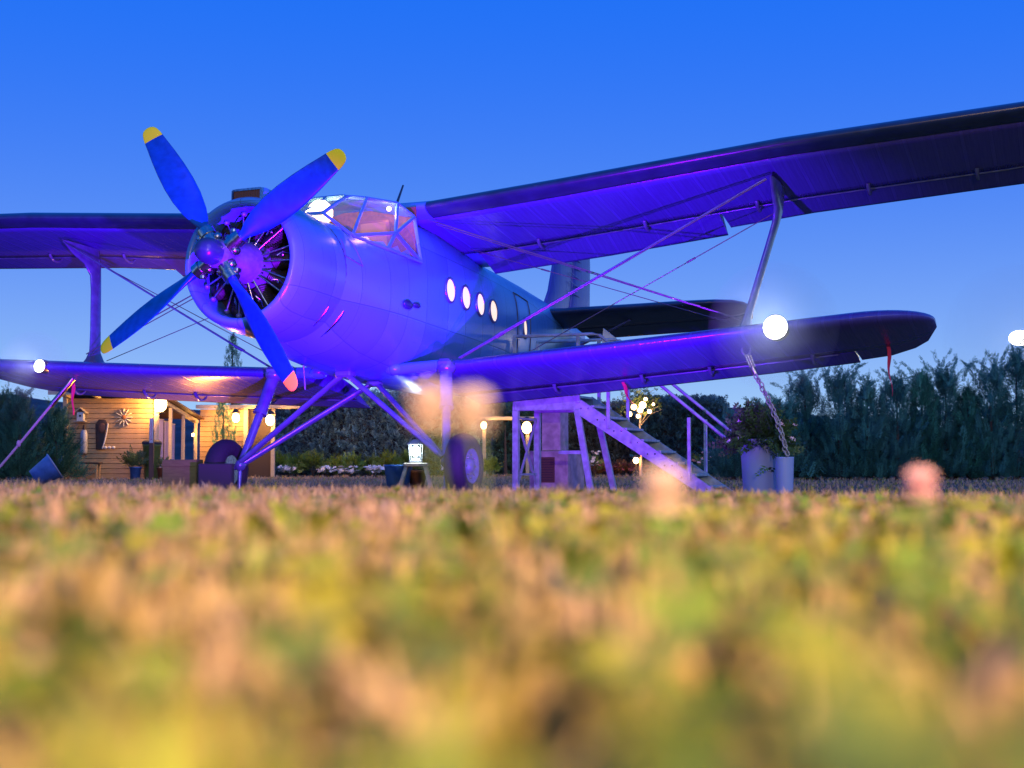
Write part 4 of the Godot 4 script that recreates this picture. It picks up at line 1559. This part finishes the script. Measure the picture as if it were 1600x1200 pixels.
func conifers() -> void:
	conifer_frond = frond(10, 0.7, 0.36, 0.045, -0.28)
	var names := ["short feathery cypress just left of the planters", "feathery cypress rising behind the planter flowers", "slim feathery cypress just right of the planters", "tall feathery cypress under the bright landing light", "broad feathery cypress between the landing light and the wing tip", "thin feathery cypress with an open top under the wing tip", "feathery cypress left of the dense dark cone", "dense dark cone shaped cypress standing above the row", "feathery cypress with arching leaders right of the dark cone", "lower dark cypress in the gap near the right edge", "feathery cypress second from the right edge", "tallest feathery cypress at the right edge below the far lamp"]
	var xs := [6.3, 6.95, 7.6, 8.5, 9.35, 10.1, 10.95, 11.75, 12.5, 13.1, 13.7, 14.5]
	var hs := [1.75, 2.0, 2.15, 2.95, 3.05, 2.7, 2.9, 3.2, 3.25, 2.7, 3.2, 3.8]
	for i in 12:
		var dense := i == 7 or i == 9
		conifer("cypress_tree", V(xs[i], 0, -40.0 - R(-0.4, 0.8)), hs[i] * 0.95, 1.08 if not dense else 0.8, names[i], 800 if not dense else 1100, Color(1, 1, 1) if not dense else Color(0.75, 1.0, 0.8), 14 if not dense else 2, false, "cypress row behind the planters")
	for i in 8:
		conifer("cypress_tree", V(6.8 + i * 1.05, 0, -41.6), R(1.35, 1.75) + 0.05 * i, 1.1, ["low feathery cypress behind the left planter flowers, in the back row", "second low cypress from the left in the back row", "third low cypress from the left in the back row", "low cypress behind the one under the wing tip", "low cypress of the back row just right of the red ribbon", "low cypress of the back row left of the dark cone", "low cypress of the back row right of the dark cone", "rightmost low cypress of the back row"][i], 520, Color(0.8, 0.9, 0.8), 8, false, "back row of low cypresses")
	for i in 7:
		conifer("cypress_tree", V(15.2 + i * 0.9, 0, -40.0 - R(-0.4, 1.4)), R(3.0, 3.9), 0.9, "feathery cypress beyond the right edge of the view", 420, Color(1, 1, 1), 6, false, "cypresses beyond the right edge")
	for i in 4:
		conifer("dark_bush_tree", V([-15.2, -14.2, -13.5, -12.95][i], 0, [-39.0, -39.4, -38.6, -40.0][i]), [2.6, 2.35, 2.3, 1.9][i], 0.8, ["dark bushy conifer at the left edge of the view", "dark bushy conifer second from the left edge", "dark bushy conifer behind the tie down rope", "small dark conifer touching the left end of the shed"][i], 760, Color(0.9, 0.75, 0.55), 3, false, "dark conifers left of the shed")
	for i in 4:
		conifer("dark_bush_tree", V(-16.4 - i * 1.1, 0, -39.5), 2.6, 0.9, "dark bushy conifer beyond the left edge of the view", 420, Color(0.9, 0.75, 0.55), 3, false, "dark conifers outside the view")
	conifer("column_cypress", V(-10.05, 0, -50.5), 5.3, 0.40, "tall narrow column cypress rising behind the far wing", 1100, Color(0.6, 0.8, 0.5), 0, true)
	conifer("climber_tree", V(-9.55, 0, -46.6), 2.6, 0.42, "dark leafy climber covering the end of the plank wall beside the doorway", 520, Color(1.1, 1.0, 0.7), 2, true)

func hedge(at: Vector3, size: Vector3, label: String, n: int, tint: Color) -> void:
	var o := thing("hedge", at, label, "hedge", "clipped hedges round the garden")
	var st := S()
	bx(st, V(0, size.y / 2 - 0.1, 0), size - V(0.3, 0.25, 0.3), 0.1)
	put(st, "branches", M.bark, o)
	var where := []
	var cols := []
	for k in n:
		var p := V(R(-0.5, 0.5) * size.x, R(0.0, 1.0) * size.y, size.z / 2)
		var d := V(R(-0.6, 0.6), R(-0.1, 0.9), 1.0)
		if k % 4 == 0:
			p = V(R(-0.5, 0.5) * size.x, size.y, R(-0.5, 0.5) * size.z)
			d = V(R(-0.5, 0.5), 1.0, R(-0.4, 0.6))
		elif k % 11 == 0:
			p = V(0.5 * size.x * (1 if k % 2 == 0 else -1), R(0.0, 1.0) * size.y, R(-0.5, 0.5) * size.z)
			d = V(p.x, R(0, 2), R(-1, 1))
		p += d.normalized() * R(-0.16, 0.07)
		var f := along(p, p + d)
		where.append(Transform3D(f.basis.rotated(d.normalized(), R(0, TAU)).scaled(Vector3.ONE * R(0.16, 0.34)), p))
		var g := R(0.35, 1.7)
		cols.append(Color(tint.r * g, tint.g * g, tint.b * g))
	many("foliage", hedge_leaf, M.leaf_hedge, where, cols, o)

func shrub(at: Vector3, r: float, h: float, label: String, n: int, tint: Color, flowers: int, fc: Color, group: String) -> void:
	var o := thing("shrub", at, label, "shrub", group)
	var st := S()
	for k in 5:
		var a := TAU * k / 5 + R(0, 1)
		tube(st, Vector3.ZERO, V(cos(a) * r * 0.5, h * 0.7, sin(a) * r * 0.5), 0.012, 0.006, 5)
	put(st, "stems", M.bark, o)
	var where := []
	var cols := []
	for k in n:
		var a := R(0, TAU)
		var el := asin(R(-0.2, 1.0))
		var d := V(cos(a) * cos(el), sin(el), sin(a) * cos(el))
		var q := pow(R(0.1, 1.0), 0.5) * (0.85 + 0.25 * sin(a * 4.0 + el * 5.0))
		var p := V(d.x * r * q, maxf(h * 0.4 + d.y * h * 0.6 * q, 0.02), d.z * r * q)
		var f := along(p, p + d + V(R(-0.5, 0.5), R(0, 0.8), R(-0.5, 0.5)))
		where.append(Transform3D(f.basis.rotated(f.basis.y, R(0, TAU)).scaled(Vector3.ONE * R(0.14, 0.26)), p))
		var g := R(0.55, 1.45)
		cols.append(Color(tint.r * g, tint.g * g, tint.b * g))
	many("foliage", soft_frond, M.leaf, where, cols, o)
	if flowers:
		where = []
		cols = []
		for k in flowers:
			var a := R(0, TAU)
			var p := V(cos(a) * r * R(0.2, 1.0), h * R(0.45, 1.02), r * R(0.3, 1.05))
			where.append(Transform3D(Basis(Vector3.RIGHT, R(-0.6, 0.9)).rotated(Vector3.UP, R(-1, 1)).scaled(Vector3.ONE * R(0.06, 0.11)), p))
			var g := R(0.8, 1.0)
			cols.append(Color(fc.r * g, fc.g * g, fc.b * g))
		many("flowers", blossom(), M.petal, where, cols, o)

func blossom() -> ArrayMesh:
	var st := S()
	st.set_smooth_group(-1)
	for k in 6:
		var a := TAU * k / 6
		var d := V(cos(a), 0.25, sin(a))
		var n := V(-sin(a), 0, cos(a)) * 0.3
		st.add_vertex(V(0, 0, 0)); st.add_vertex(d * 0.6 + n); st.add_vertex(d)
		st.add_vertex(V(0, 0, 0)); st.add_vertex(d); st.add_vertex(d * 0.6 - n)
	return mesh_of(st)

func garden() -> void:
	hedge_leaf = frond(4, 0.6, 0.55, 0.13)
	soft_frond = frond(5, 0.6, 0.42, 0.11)
	hedge(V(-5.05, 0, -51.5), V(7.1, 2.8, 1.2), "tall clipped hedge behind the flower bed under the aircraft belly", 6500, Color(1.7, 1.75, 1.5))
	hedge(V(0.3, 0, -56.5), V(2.4, 2.7, 1.0), "shorter hedge behind the lit garden arch", 2400, Color(1.2, 1.3, 0.7))
	hedge(V(3.2, 0, -55.5), V(3.4, 2.6, 1.2), "brownish clipped hedge seen under the boarding stairs", 4200, Color(1.3, 0.9, 0.65))
	hedge(V(6.5, 0, -54.5), V(3.3, 2.76, 1.2), "dark green clipped hedge with a flat top right of the stairs", 4200, Color(0.45, 0.75, 0.7))
	for i in 8:
		shrub(V(-8.3 + i * 0.66, 0, -49.5 - 0.4 * (i % 2)), 0.46, R(0.62, 0.95), ["yellow green shrub at the left end of the flower bed", "second yellow green shrub from the left in the bed", "rounded yellow green shrub third in the flower bed", "taller green shrub in the middle of the flower bed", "loose green shrub just right of the middle of the bed", "darker shrub between the two white flower clumps", "green shrub behind the blue tub", "last shrub of the flower bed beside the stool"][i], 170, [Color(1.9, 1.7, 0.5), Color(1.5, 1.6, 0.6), Color(1.1, 1.2, 0.6)][i % 3], 0, Color(), "shrubs in the flower bed")
	var wn := ["white flowers at the left end of the bed edge", "second white flower clump along the bed edge", "white flower clump in the middle of the bed edge", "fourth white flower clump along the bed edge", "white flower clump just left of the blue tub", "white flowers between the stool and the near wheel"]
	for i in 6:
		shrub(V([-7.7, -6.35, -5.6, -4.7, -3.95, -2.1][i], 0, -48.6), 0.34, 0.34, wn[i], 60, Color(0.9, 1.1, 0.7), 44, Color(0.85, 0.85, 0.88), "white flowers along the bed edge")
	for i in 4:
		shrub(V(2.75 + i * 0.55, 0, -49.5), 0.36, 0.42, ["reddish low shrub at the left of the bed under the stairs", "second reddish low shrub under the stairs", "third reddish low shrub under the stairs", "reddish low shrub beside the small lit lantern"][i], 110, Color(2.0, 0.55, 0.5), 14, Color(0.5, 0.12, 0.14), "reddish shrubs under the stairs")
	shrub(V(2.85, 0, -48.7), 0.25, 0.85, "white lilies standing behind the stair leg", 24, Color(0.9, 1.1, 0.6), 16, Color(0.8, 0.72, 0.66), "pale flowering plants")
	shrub(V(6.6, 0, -48.0), 0.5, 0.85, "pale pink flowering plant right of the stair foot", 60, Color(0.7, 1.0, 0.7), 22, Color(0.8, 0.62, 0.66), "pale flowering plants")
	shrub(V(-0.75, 0, -48.8), 0.35, 0.6, "yellow green shrub at the foot of the garden arch", 110, Color(1.9, 1.8, 0.5), 0, Color(), "shrubs by the arch")
	conifer("arch_tree", V(-0.25, 0, -52.5), 2.1, 0.75, "lit green weeping shrub standing inside the garden arch", 520, Color(2.2, 2.0, 0.9), 0, true)
	# garden arch with two lamps
	var o := thing("garden_arch", V(-0.25, 0, -50.0), "pale wooden garden arch with a cross beam behind the near wheel", "arch")
	for x in [-0.74, 0.80]:
		var st := S()
		bx(st, V(x, 1.0, 0), V(0.12, 2.0, 0.12), 0.01)
		put(st, "post", M.pale_wood, o)
	var st := S()
	bx(st, V(0.05, 2.06, 0), V(2.0, 0.12, 0.14), 0.01)
	put(st, "beam", M.pale_wood, o)
	wall_lantern(V(-1.0, 1.80, -49.75), "lit lantern on the left post of the garden arch", 2.0, 0.11)
	wall_lantern(V(0.52, 1.72, -49.7), "large lit lantern on the right arch post behind the stairs", 2.2, 0.17)
	# small tree hung with globe lights
	o = thing("lit_tree", V(4.38, 0, -48.0), "slim pale trunked tree hung with small glowing globes", "tree")
	st = S()
	pipe(st, [V(0, 0, 0), V(0.02, 0.9, 0), V(-0.03, 1.7, 0.02), V(0.03, 2.5, 0)], 0.055, 8, 0.025)
	for k in 9:
		var a := TAU * k / 9.0
		pipe(st, [V(0, 1.75 + k * 0.08, 0), V(cos(a) * 0.35, 2.15 + k * 0.09, sin(a) * 0.3), V(cos(a) * 0.75, 2.3 + k * 0.09, sin(a) * 0.6)], 0.018, 6, 0.006)
	put(st, "trunk", M.pale_wood, o)
	var where := []
	var cols := []
	for k in 420:
		var a := R(0, TAU)
		var el := asin(R(-0.7, 1.0))
		var q := pow(R(0.05, 1.0), 0.45) * (0.8 + 0.3 * sin(a * 3.0 + el * 4.0))
		var p := V(cos(a) * cos(el) * 1.05 * q, 2.55 + sin(el) * 0.75 * q, sin(a) * cos(el) * 0.8 * q)
		var f := along(p, p + V(R(-1, 1), R(-0.6, 0.8), R(-1, 1)))
		where.append(Transform3D(f.basis.scaled(Vector3.ONE * R(0.10, 0.2)), p))
		var g := R(0.5, 1.3)
		cols.append(Color(g * 0.7, g * 0.8, g * 0.6))
	many("crown", soft_frond, M.leaf, where, cols, o)
	var li := 0
	for q in [[-0.28, 2.35], [0.02, 2.42], [-0.42, 2.12], [0.24, 2.2], [0.12, 2.62], [-0.12, 2.05], [-0.72, 1.95], [0.38, 2.45], [-0.05, 2.25]]:
		var at := V(4.38 + q[0], q[1], -47.3 - 0.1 * (li % 3))
		var g := thing("globe_light", at, ["globe light on the left side of the lit tree", "globe light in the upper middle of the lit tree", "globe light low on the left of the lit tree", "globe light on the right of the lit tree", "topmost globe light of the lit tree", "lowest globe light by the trunk of the lit tree", "globe light hanging far left below the lit tree", "globe light at the upper right of the lit tree", "globe light at the centre of the lit tree"][li], "light bulb", "globe lights in the small tree")
		st = S()
		ball(st, Vector3.ZERO, Vector3.ONE * [0.10, 0.12, 0.09, 0.07, 0.06, 0.07, 0.09, 0.05, 0.09][li], 10, 6)
		put(st, "bulb", M.warm_bulb, g)
		st = S()
		tube(st, V(0, 0.05, 0), V(0, 0.16, -0.02), 0.02)
		put(st, "socket", M.inside, g)
		li += 1
	omni("tree_light", V(4.32, 2.3, -46.95), Color(1.0, 0.74, 0.42), 2.2, 0.15)
	# small path light under the stairs
	o = thing("path_light", V(4.22, 0, -48.0), "small low path light glowing orange under the stairs", "lantern")
	st = S()
	tube(st, V(0, 0, 0), V(0, 0.45, 0), 0.025)
	lathe(st, Transform3D(Basis(), V(0, 0.66, 0)), [Vector2(0.14, 0), Vector2(0.04, 0.08), Vector2(0.001, 0.09)], 12)
	put(st, "stake", M.inside, o)
	st = S()
	ball(st, V(0, 0.56, 0), V(0.10, 0.11, 0.10), 12, 7)
	put(st, "bulb", M.warm_bulb, o)
	omni("path_glow", V(4.22, 0.56, -47.85), Color(1.0, 0.6, 0.28), 0.5, 0.08)
	# lamp post whose head stands at the right edge of the view
	o = thing("lamp_post", V(16.45, 0, -45.0), "bright white lamp on a pole beyond the cypress row at the right edge", "street lamp")
	st = S()
	tube(st, V(0, 0, 0), V(0, 4.5, 0), 0.06, 0.045)
	bar(st, V(0, 4.5, 0), V(-0.2, 4.58, 0.2), 0.06, 0.05)
	put(st, "pole", M.zinc, o)
	st = S()
	ball(st, V(-0.26, 4.45, 0.26), V(0.34, 0.24, 0.34), 16, 9)
	put(st, "lamp", M.landing_glow, o)
	lamp_mist(V(16.2, 4.45, -44.74), 2.4, 0.03)
	spot("post_light", V(16.22, 4.3, -44.7), V(15.0, 0.3, -40.0), Color(1, 0.9, 0.72), 18.0, 75.0, 0.8, 0.18)

func lawn_things() -> void:
	# planters below the near wing
	for q in [[V(3.06, 0, -17.4), 0.245, 0.76, "large tapered blue grey planter with pink flowers under the landing light"], [V(3.275, 0, -16.95), 0.115, 0.54, "narrow blue grey planter right of the large one with the chain fixed to it"]]:
		var o := thing("planter", q[0], q[3], "planter", "planters under the near wing")
		var r: float = q[1]
		var h: float = q[2]
		var st := S()
		lathe(st, Transform3D(), [Vector2(0.001, 0), Vector2(r * 0.80, 0), Vector2(r * 0.84, 0.02), Vector2(r * 0.98, h * 0.97), Vector2(r * 1.0, h), Vector2(r * 0.9, h), Vector2(r * 0.88, h * 0.92), Vector2(0.001, h * 0.92)], 40)
		put(st, "pot", M.planter, o)
		var where := []
		var cols := []
		for k in (560 if r > 0.2 else 16):
			var a := R(0, TAU)
			var el := R(-0.5, 1.3)
			var d := V(cos(a) * cos(el), sin(el), sin(a) * cos(el))
			var p := V(0, h, 0) + V(d.x * r, d.y * 0.26, d.z * r) * R(0.3, 1.25)
			if el < 0: p += V(cos(a) * 0.1, 0, sin(a) * 0.1)
			var f := along(p, p + d + V(R(-0.4, 0.4), R(-0.5, 0.5), R(-0.4, 0.4)))
			where.append(Transform3D(f.basis.rotated(f.basis.y, R(0, TAU)).scaled(Vector3.ONE * R(0.12, 0.24)), p))
			var g := R(0.5, 1.3)
			cols.append(Color(g * 0.6, g * 1.0, g * 1.2))
		many("foliage", soft_frond, M.leaf, where, cols, o)
		if r > 0.2:
			where = []
			cols = []
			for k in 30:
				var s := -1.0 if k < 13 else 1.0
				var p := V(s * R(0.17, 0.40), h + R(-0.08, 0.24), R(-0.05, 0.3))
				where.append(Transform3D(Basis(Vector3.RIGHT, R(0.2, 1.3)).rotated(Vector3.UP, R(-1, 1)).scaled(Vector3.ONE * R(0.024, 0.045)), p))
				cols.append(Color(0.85, 0.62, 0.72))
			many("flowers", blossom(), M.petal, where, cols, o)
	# stool with a lit lantern
	var o := thing("wooden_stool", V(-1.57, 0, -23.0), "pale wooden stool with splayed legs carrying the white lantern", "stool")
	var st := S()
	bx(st, V(0, 0.44, 0), V(0.40, 0.06, 0.26), 0.012)
	put(st, "seat", M.pale_wood, o)
	for s in [-1.0, 1.0]:
		for z in [-1.0, 1.0]:
			st = S()
			bar(st, V(s * 0.15, 0.42, z * 0.09), V(s * 0.27, 0.0, z * 0.16), 0.055, 0.055, 0.006)
			put(st, "leg", M.pale_wood, o)
	o = thing("lantern", V(-1.57, 0.47, -23.0), "brilliant white caged lantern standing on the wooden stool", "lantern")
	st = S()
	lathe(st, Transform3D(), [Vector2(0.001, 0), Vector2(0.115, 0), Vector2(0.115, 0.03), Vector2(0.08, 0.05), Vector2(0.08, 0.08), Vector2(0.001, 0.08)], 20)
	lathe(st, Transform3D(Basis(), V(0, 0.30, 0)), [Vector2(0.001, 0.0), Vector2(0.15, 0.0), Vector2(0.15, 0.015), Vector2(0.07, 0.05), Vector2(0.05, 0.08), Vector2(0.001, 0.085)], 20)
	for k in 8:
		var a := TAU * k / 8
		tube(st, V(cos(a) * 0.10, 0.03, sin(a) * 0.10), V(cos(a) * 0.115, 0.305, sin(a) * 0.115), 0.006, -1, 6)
	var hd := []
	for k in 9: hd.append(V(cos(PI * k / 8.0) * 0.10, 0.34 + sin(PI * k / 8.0) * 0.09, 0))
	pipe(st, hd, 0.006, 6)
	put(st, "cage", M.white_paint, o)
	st = S()
	ball(st, V(0, 0.19, 0), V(0.07, 0.095, 0.07), 14, 9)
	put(st, "bulb", M.lantern_glow, o)
	omni("lantern_light", V(-1.57, 0.68, -22.89), Color(0.80, 0.92, 1.0), 0.4, 0.08)
	o = thing("terracotta_pot", V(-1.57, 0, -23.4), "orange clay pot standing under the wooden stool", "pot")
	st = S()
	lathe(st, Transform3D(), [Vector2(0.001, 0), Vector2(0.10, 0), Vector2(0.15, 0.30), Vector2(0.165, 0.30), Vector2(0.165, 0.35), Vector2(0.14, 0.35), Vector2(0.001, 0.30)], 24)
	put(st, "pot", M.terracotta, o)
	o = thing("round_tub", V(-1.88, 0, -23.3), "upright round blue tub just left of the wooden stool", "tub", "blue tubs on the lawn")
	st = S()
	lathe(st, Transform3D(), [Vector2(0.001, 0), Vector2(0.17, 0), Vector2(0.23, 0.40), Vector2(0.245, 0.41), Vector2(0.245, 0.44), Vector2(0.22, 0.44), Vector2(0.16, 0.04), Vector2(0.001, 0.03)], 28)
	put(st, "tub", M.blue_plastic, o)
	# tub lying on its side at the left
	o = thing("tipped_tub", V(-9.0, 0.17, -27.0), "shiny blue tub tipped on its side on the lawn at left", "tub", "blue tubs on the lawn")
	st = S()
	var f := Transform3D(Basis(Vector3.UP, 0.35) * Basis(Vector3.BACK, -1.0), V(-0.15, 0.0, 0))
	lathe(st, f, [Vector2(0.001, 0), Vector2(0.17, 0.0), Vector2(0.25, 0.42), Vector2(0.265, 0.43), Vector2(0.265, 0.46), Vector2(0.24, 0.46), Vector2(0.16, 0.03), Vector2(0.001, 0.02)], 28)
	put(st, "tub", M.blue_plastic, o)
	st = S()
	var rr := []
	for k in 29: rr.append(f * V(cos(TAU * k / 28) * 0.262, 0.445, sin(TAU * k / 28) * 0.262))
	pipe(st, rr, 0.014, 6)
	put(st, "rim", M.zinc, o)
	# blocks before the far wheel
	o = thing("wooden_crate", V(-4.27, 0, -18.3), "plain tan wooden crate standing beside the far wheel", "crate")
	st = S()
	bx(st, V(0, 0.255, 0), V(0.44, 0.51, 0.4), 0.01)
	put(st, "body", M.tan_box, o)
	st = S()
	for y in [0.06, 0.45]:
		st = S()
		bx(st, V(0, y, 0.203), V(0.445, 0.06, 0.012), 0.003)
		put(st, "batten", M.tan_box, o)
	o = thing("wheel_chock", V(-3.72, 0, -17.75), "dark square chock block in front of the far wheel", "chock")
	st = S()
	bx(st, V(0, 0.23, 0), V(0.42, 0.46, 0.2), 0.012)
	put(st, "block", M.inside, o)

# ---------------------------------------------------------------- grass in front
func foreground() -> void:
	# garden lamp behind the camera that lights the near grass
	var lo := thing("garden_lamp", V(1.6, soil(1.6, 4.2), 4.2), "warm garden lamp on a short pole behind the camera", "lamp")
	var s0 := S()
	tube(s0, V(0, 0, 0), V(0, 2.0, 0), 0.035, 0.03)
	lathe(s0, Transform3D(Basis(), V(0, 2.26, 0)), [Vector2(0.2, 0), Vector2(0.1, 0.08), Vector2(0.001, 0.1)], 16)
	put(s0, "pole", M.inside, lo)
	s0 = S()
	ball(s0, V(0, 2.13, 0), V(0.11, 0.12, 0.11), 14, 9)
	put(s0, "bulb", M.warm_bulb, lo)
	omni("garden_lamp_light", V(1.6, soil(1.6, 4.2) + 2.13, 4.08), Color(1.0, 0.80, 0.56), 94.0, 0.11)
	# tufts of grass
	var tufts := []
	for v in 4:
		var st := S()
		st.set_smooth_group(-1)
		for k in 9:
			var a := R(0, TAU)
			var h := R(0.55, 1.1)
			var lean := R(0.1, 0.75)
			var w := R(0.035, 0.06)
			var d := V(cos(a), 0, sin(a))
			var s := V(-sin(a), 0, cos(a)) * w
			var p0 := d * R(0.0, 0.22)
			var p1 := p0 + d * lean * h * 0.35 + V(0, h * 0.55, 0)
			var p2 := p0 + d * lean * h + V(0, h * (1.0 - 0.35 * lean), 0)
			st.add_vertex(p0 - s); st.add_vertex(p1 - s * 0.8); st.add_vertex(p1 + s * 0.8)
			st.add_vertex(p0 - s); st.add_vertex(p1 + s * 0.8); st.add_vertex(p0 + s)
			st.add_vertex(p1 - s * 0.8); st.add_vertex(p2); st.add_vertex(p1 + s * 0.8)
		tufts.append(mesh_of(st))
	var nz := FastNoiseLite.new()
	nz.seed = 21
	nz.frequency = 1.6
	var where := [[], [], [], []]
	var cols := [[], [], [], []]
	var plant := func(n: int, d0: float, d1: float, half: float, size: float) -> void:
		for i in n:
			var d := sqrt(lerpf(d0 * d0, d1 * d1, rng.randf())) if d0 > 0.0 else R(d0, d1)
			var x := R(-1, 1) * (half + 0.45 * maxf(d, 0.0))
			var v := rng.randi() % 4
			var s := size * R(0.6, 1.35)
			if d < 0.8: s *= 0.85
			where[v].append(Transform3D(Basis(Vector3.UP, R(0, TAU)).rotated(V(1, 0, 0), R(-0.25, 0.25)).scaled(V(s, s * R(0.75, 1.25), s)), V(x, soil(x, -d) - 0.003, -d)))
			var g := clumps(nz, x, d) + R(-0.35, 0.35)
			var b := R(0.65, 1.25)
			var c := Color(0.47, 0.34, 0.14)
			if g > 0.14: c = Color(0.38, 0.34, 0.05)
			if g > 0.36: c = Color(0.22, 0.30, 0.04)
			if g < -0.30: c = Color(0.56, 0.39, 0.22)
			if d > 1.3 and g < 0.12: c = c.lerp(Color(0.53, 0.34, 0.23), 0.8)
			cols[v].append(Color(c.r * b, c.g * b, c.b * b))
	plant.call(5200, 0.10, 1.3, 0.22, 0.036)
	plant.call(15000, 1.3, 5.2, 0.3, 0.040)
	plant.call(7000, 5.2, 12.0, 0.5, 0.055)
	plant.call(9000, 12.0, 34.0, 0.5, 0.075)
	plant.call(9000, 34.0, 58.0, 0.5, 0.085)
	plant.call(1500, -1.5, 0.1, 0.8, 0.036)
	plant.call(300, 0.20, 0.75, 0.2, 0.052)
	for v in 4: tag(many("grass", tufts[v], M.grass, where[v], cols[v]), "dry tan and yellow green grass covering the lawn", "grass")
	# clover leaves between the blades
	var st := S()
	st.set_smooth_group(-1)
	for k in 3:
		var a := TAU * k / 3
		var c := V(cos(a), 0.18, sin(a)) * 0.62
		for i in 8:
			var b0 := TAU * i / 8
			var b1 := TAU * (i + 1) / 8
			st.add_vertex(c); st.add_vertex(c + V(cos(b1) * 0.55, 0.12 * cos(b1 - a), sin(b1) * 0.55)); st.add_vertex(c + V(cos(b0) * 0.55, 0.12 * cos(b0 - a), sin(b0) * 0.55))
	var s3 := V(0.05, 0, 0)
	st.add_vertex(-s3); st.add_vertex(V(0, -4.5, 0)); st.add_vertex(s3)
	var leaf := mesh_of(st)
	var lw := []
	var lc := []
	for i in 4200:
		var d := sqrt(lerpf(0.03, 16.0, pow(rng.randf(), 2.3)))
		var x := R(-1, 1) * (0.2 + 0.45 * d)
		if clumps(nz, x, d) + R(-0.22, 0.22) < 0.06: continue
		var r := R(0.006, 0.0125)
		var y := soil(x, -d) + R(0.018, 0.05)
		lw.append(Transform3D(Basis(Vector3.UP, R(0, TAU)).rotated(V(1, 0, 0), R(-0.5, 0.7)).scaled(Vector3.ONE * r), V(x, y, -d)))
		var g := R(0.6, 1.3)
		lc.append(Color(0.30 * g, 0.30 * g, 0.02) if R(0, 1) < 0.5 else Color(0.13 * g, 0.22 * g, 0.015))
	tag(many("clover_leaves", leaf, M.grass, lw, lc), "yellow green clover leaves scattered through the near grass", "clover")
	# broad young leaves in loose clumps
	st = S()
	st.set_smooth_group(0)
	var rows := []
	for k in 7:
		var t := k / 6.0
		var w := 0.19 * sin(PI * clampf(0.08 + 0.92 * t, 0, 1)) + 0.01
		rows.append([V(-w, t * 0.9, t * t * 0.55 + 0.05), V(0, t * 0.9, t * t * 0.55), V(w, t * 0.9, t * t * 0.55 + 0.05)])
	for k in 6:
		for j in 2:
			st.add_vertex(rows[k][j]); st.add_vertex(rows[k + 1][j]); st.add_vertex(rows[k + 1][j + 1])
			st.add_vertex(rows[k][j]); st.add_vertex(rows[k + 1][j + 1]); st.add_vertex(rows[k][j + 1])
	var broad := mesh_of(st)
	lw = []
	lc = []
	for i in 84:
		var d := R(0.22, 1.5)
		var x := R(-0.9, 1.2) * (0.10 + 0.36 * d)
		if d > 0.5 and x < -0.05 and i % 3 > 0: continue
		for k in 6:
			var p := V(x + R(-0.02, 0.02), 0, -d + R(-0.02, 0.02))
			p.y = soil(p.x, p.z) - 0.002
			var s := R(0.032, 0.058) * (0.82 if d < 0.5 else 1.0)
			lw.append(Transform3D(Basis(Vector3.UP, R(0, TAU)).scaled(Vector3.ONE * s), p))
			var g := R(0.6, 1.25)
			lc.append([Color(0.26 * g, 0.30 * g, 0.02), Color(0.10 * g, 0.19 * g, 0.012), Color(0.36 * g, 0.34 * g, 0.03)][i % 3])
	tag(many("broad_leaves", broad, M.grass, lw, lc), "broad yellow green leaves in clumps through the near grass", "leaves")
	# clover blossoms standing above the grass
	clover(V(-0.0335, 0.4850, -0.57), 0.0098, Color(0.95, 0.78, 0.62), "blurred cream clover blossom in front of the near wheel strut, left of a pair")
	clover(V(-0.0163, 0.4840, -0.58), 0.0096, Color(0.95, 0.80, 0.64), "blurred cream clover blossom in front of the near wheel, right of a pair")
	clover(V(0.0665, 0.4500, -0.62), 0.0112, Color(0.95, 0.78, 0.60), "blurred peach clover blossom at the foot of the stairs")
	clover(V(0.2460, 0.4500, -0.85), 0.0108, Color(0.95, 0.62, 0.62), "blurred pale pink clover blossom at the right before the cypress row")

func clumps(nz: FastNoiseLite, x: float, d: float) -> float:
	return 0.75 * nz.get_noise_2d(x * 7.0, d * 5.0) + 0.35 * nz.get_noise_2d(x * 1.6 + 50.0, d * 1.2) + clampf(x * 0.25, -0.06, 0.10) - 0.14 * smoothstep(0.9, 2.0, d)

func clover(at: Vector3, r: float, c: Color, label: String) -> void:
	var base := V(at.x + 0.006, soil(at.x, at.z), at.z)
	var o := thing("clover_blossom", base, label, "flower", "clover blossoms in the near grass")
	var top := at - base
	var st := S()
	pipe(st, [Vector3.ZERO, top * 0.5 + V(0.004, 0, 0.002), top], 0.0011, 6)
	put(st, "stem", M.green_bin, o)
	var fl := S()
	fl.set_smooth_group(-1)
	fl.add_vertex(V(-0.18, 0, 0)); fl.add_vertex(V(-0.12, 0.7, 0.1)); fl.add_vertex(V(0.12, 0.7, 0.1))
	fl.add_vertex(V(-0.18, 0, 0)); fl.add_vertex(V(0.12, 0.7, 0.1)); fl.add_vertex(V(0.18, 0, 0))
	fl.add_vertex(V(-0.12, 0.7, 0.1)); fl.add_vertex(V(0, 1.0, -0.05)); fl.add_vertex(V(0.12, 0.7, 0.1))
	var fm := mesh_of(fl)
	var where := []
	var cols := []
	for k in 110:
		var y := 1.0 - 1.75 * (k + 0.5) / 110
		var a := k * 2.399963
		var q := sqrt(1.0 - y * y)
		var d := V(cos(a) * q, y, sin(a) * q)
		var f := along(top + d * r * 0.35, top + d * 2.0)
		where.append(Transform3D(f.basis.scaled(Vector3.ONE * r * 0.75), f.origin))
		var g := R(0.85, 1.05)
		cols.append(Color(c.r * g, c.g * g, c.b * g))
	many("petals", fm, M.petal, where, cols, o)
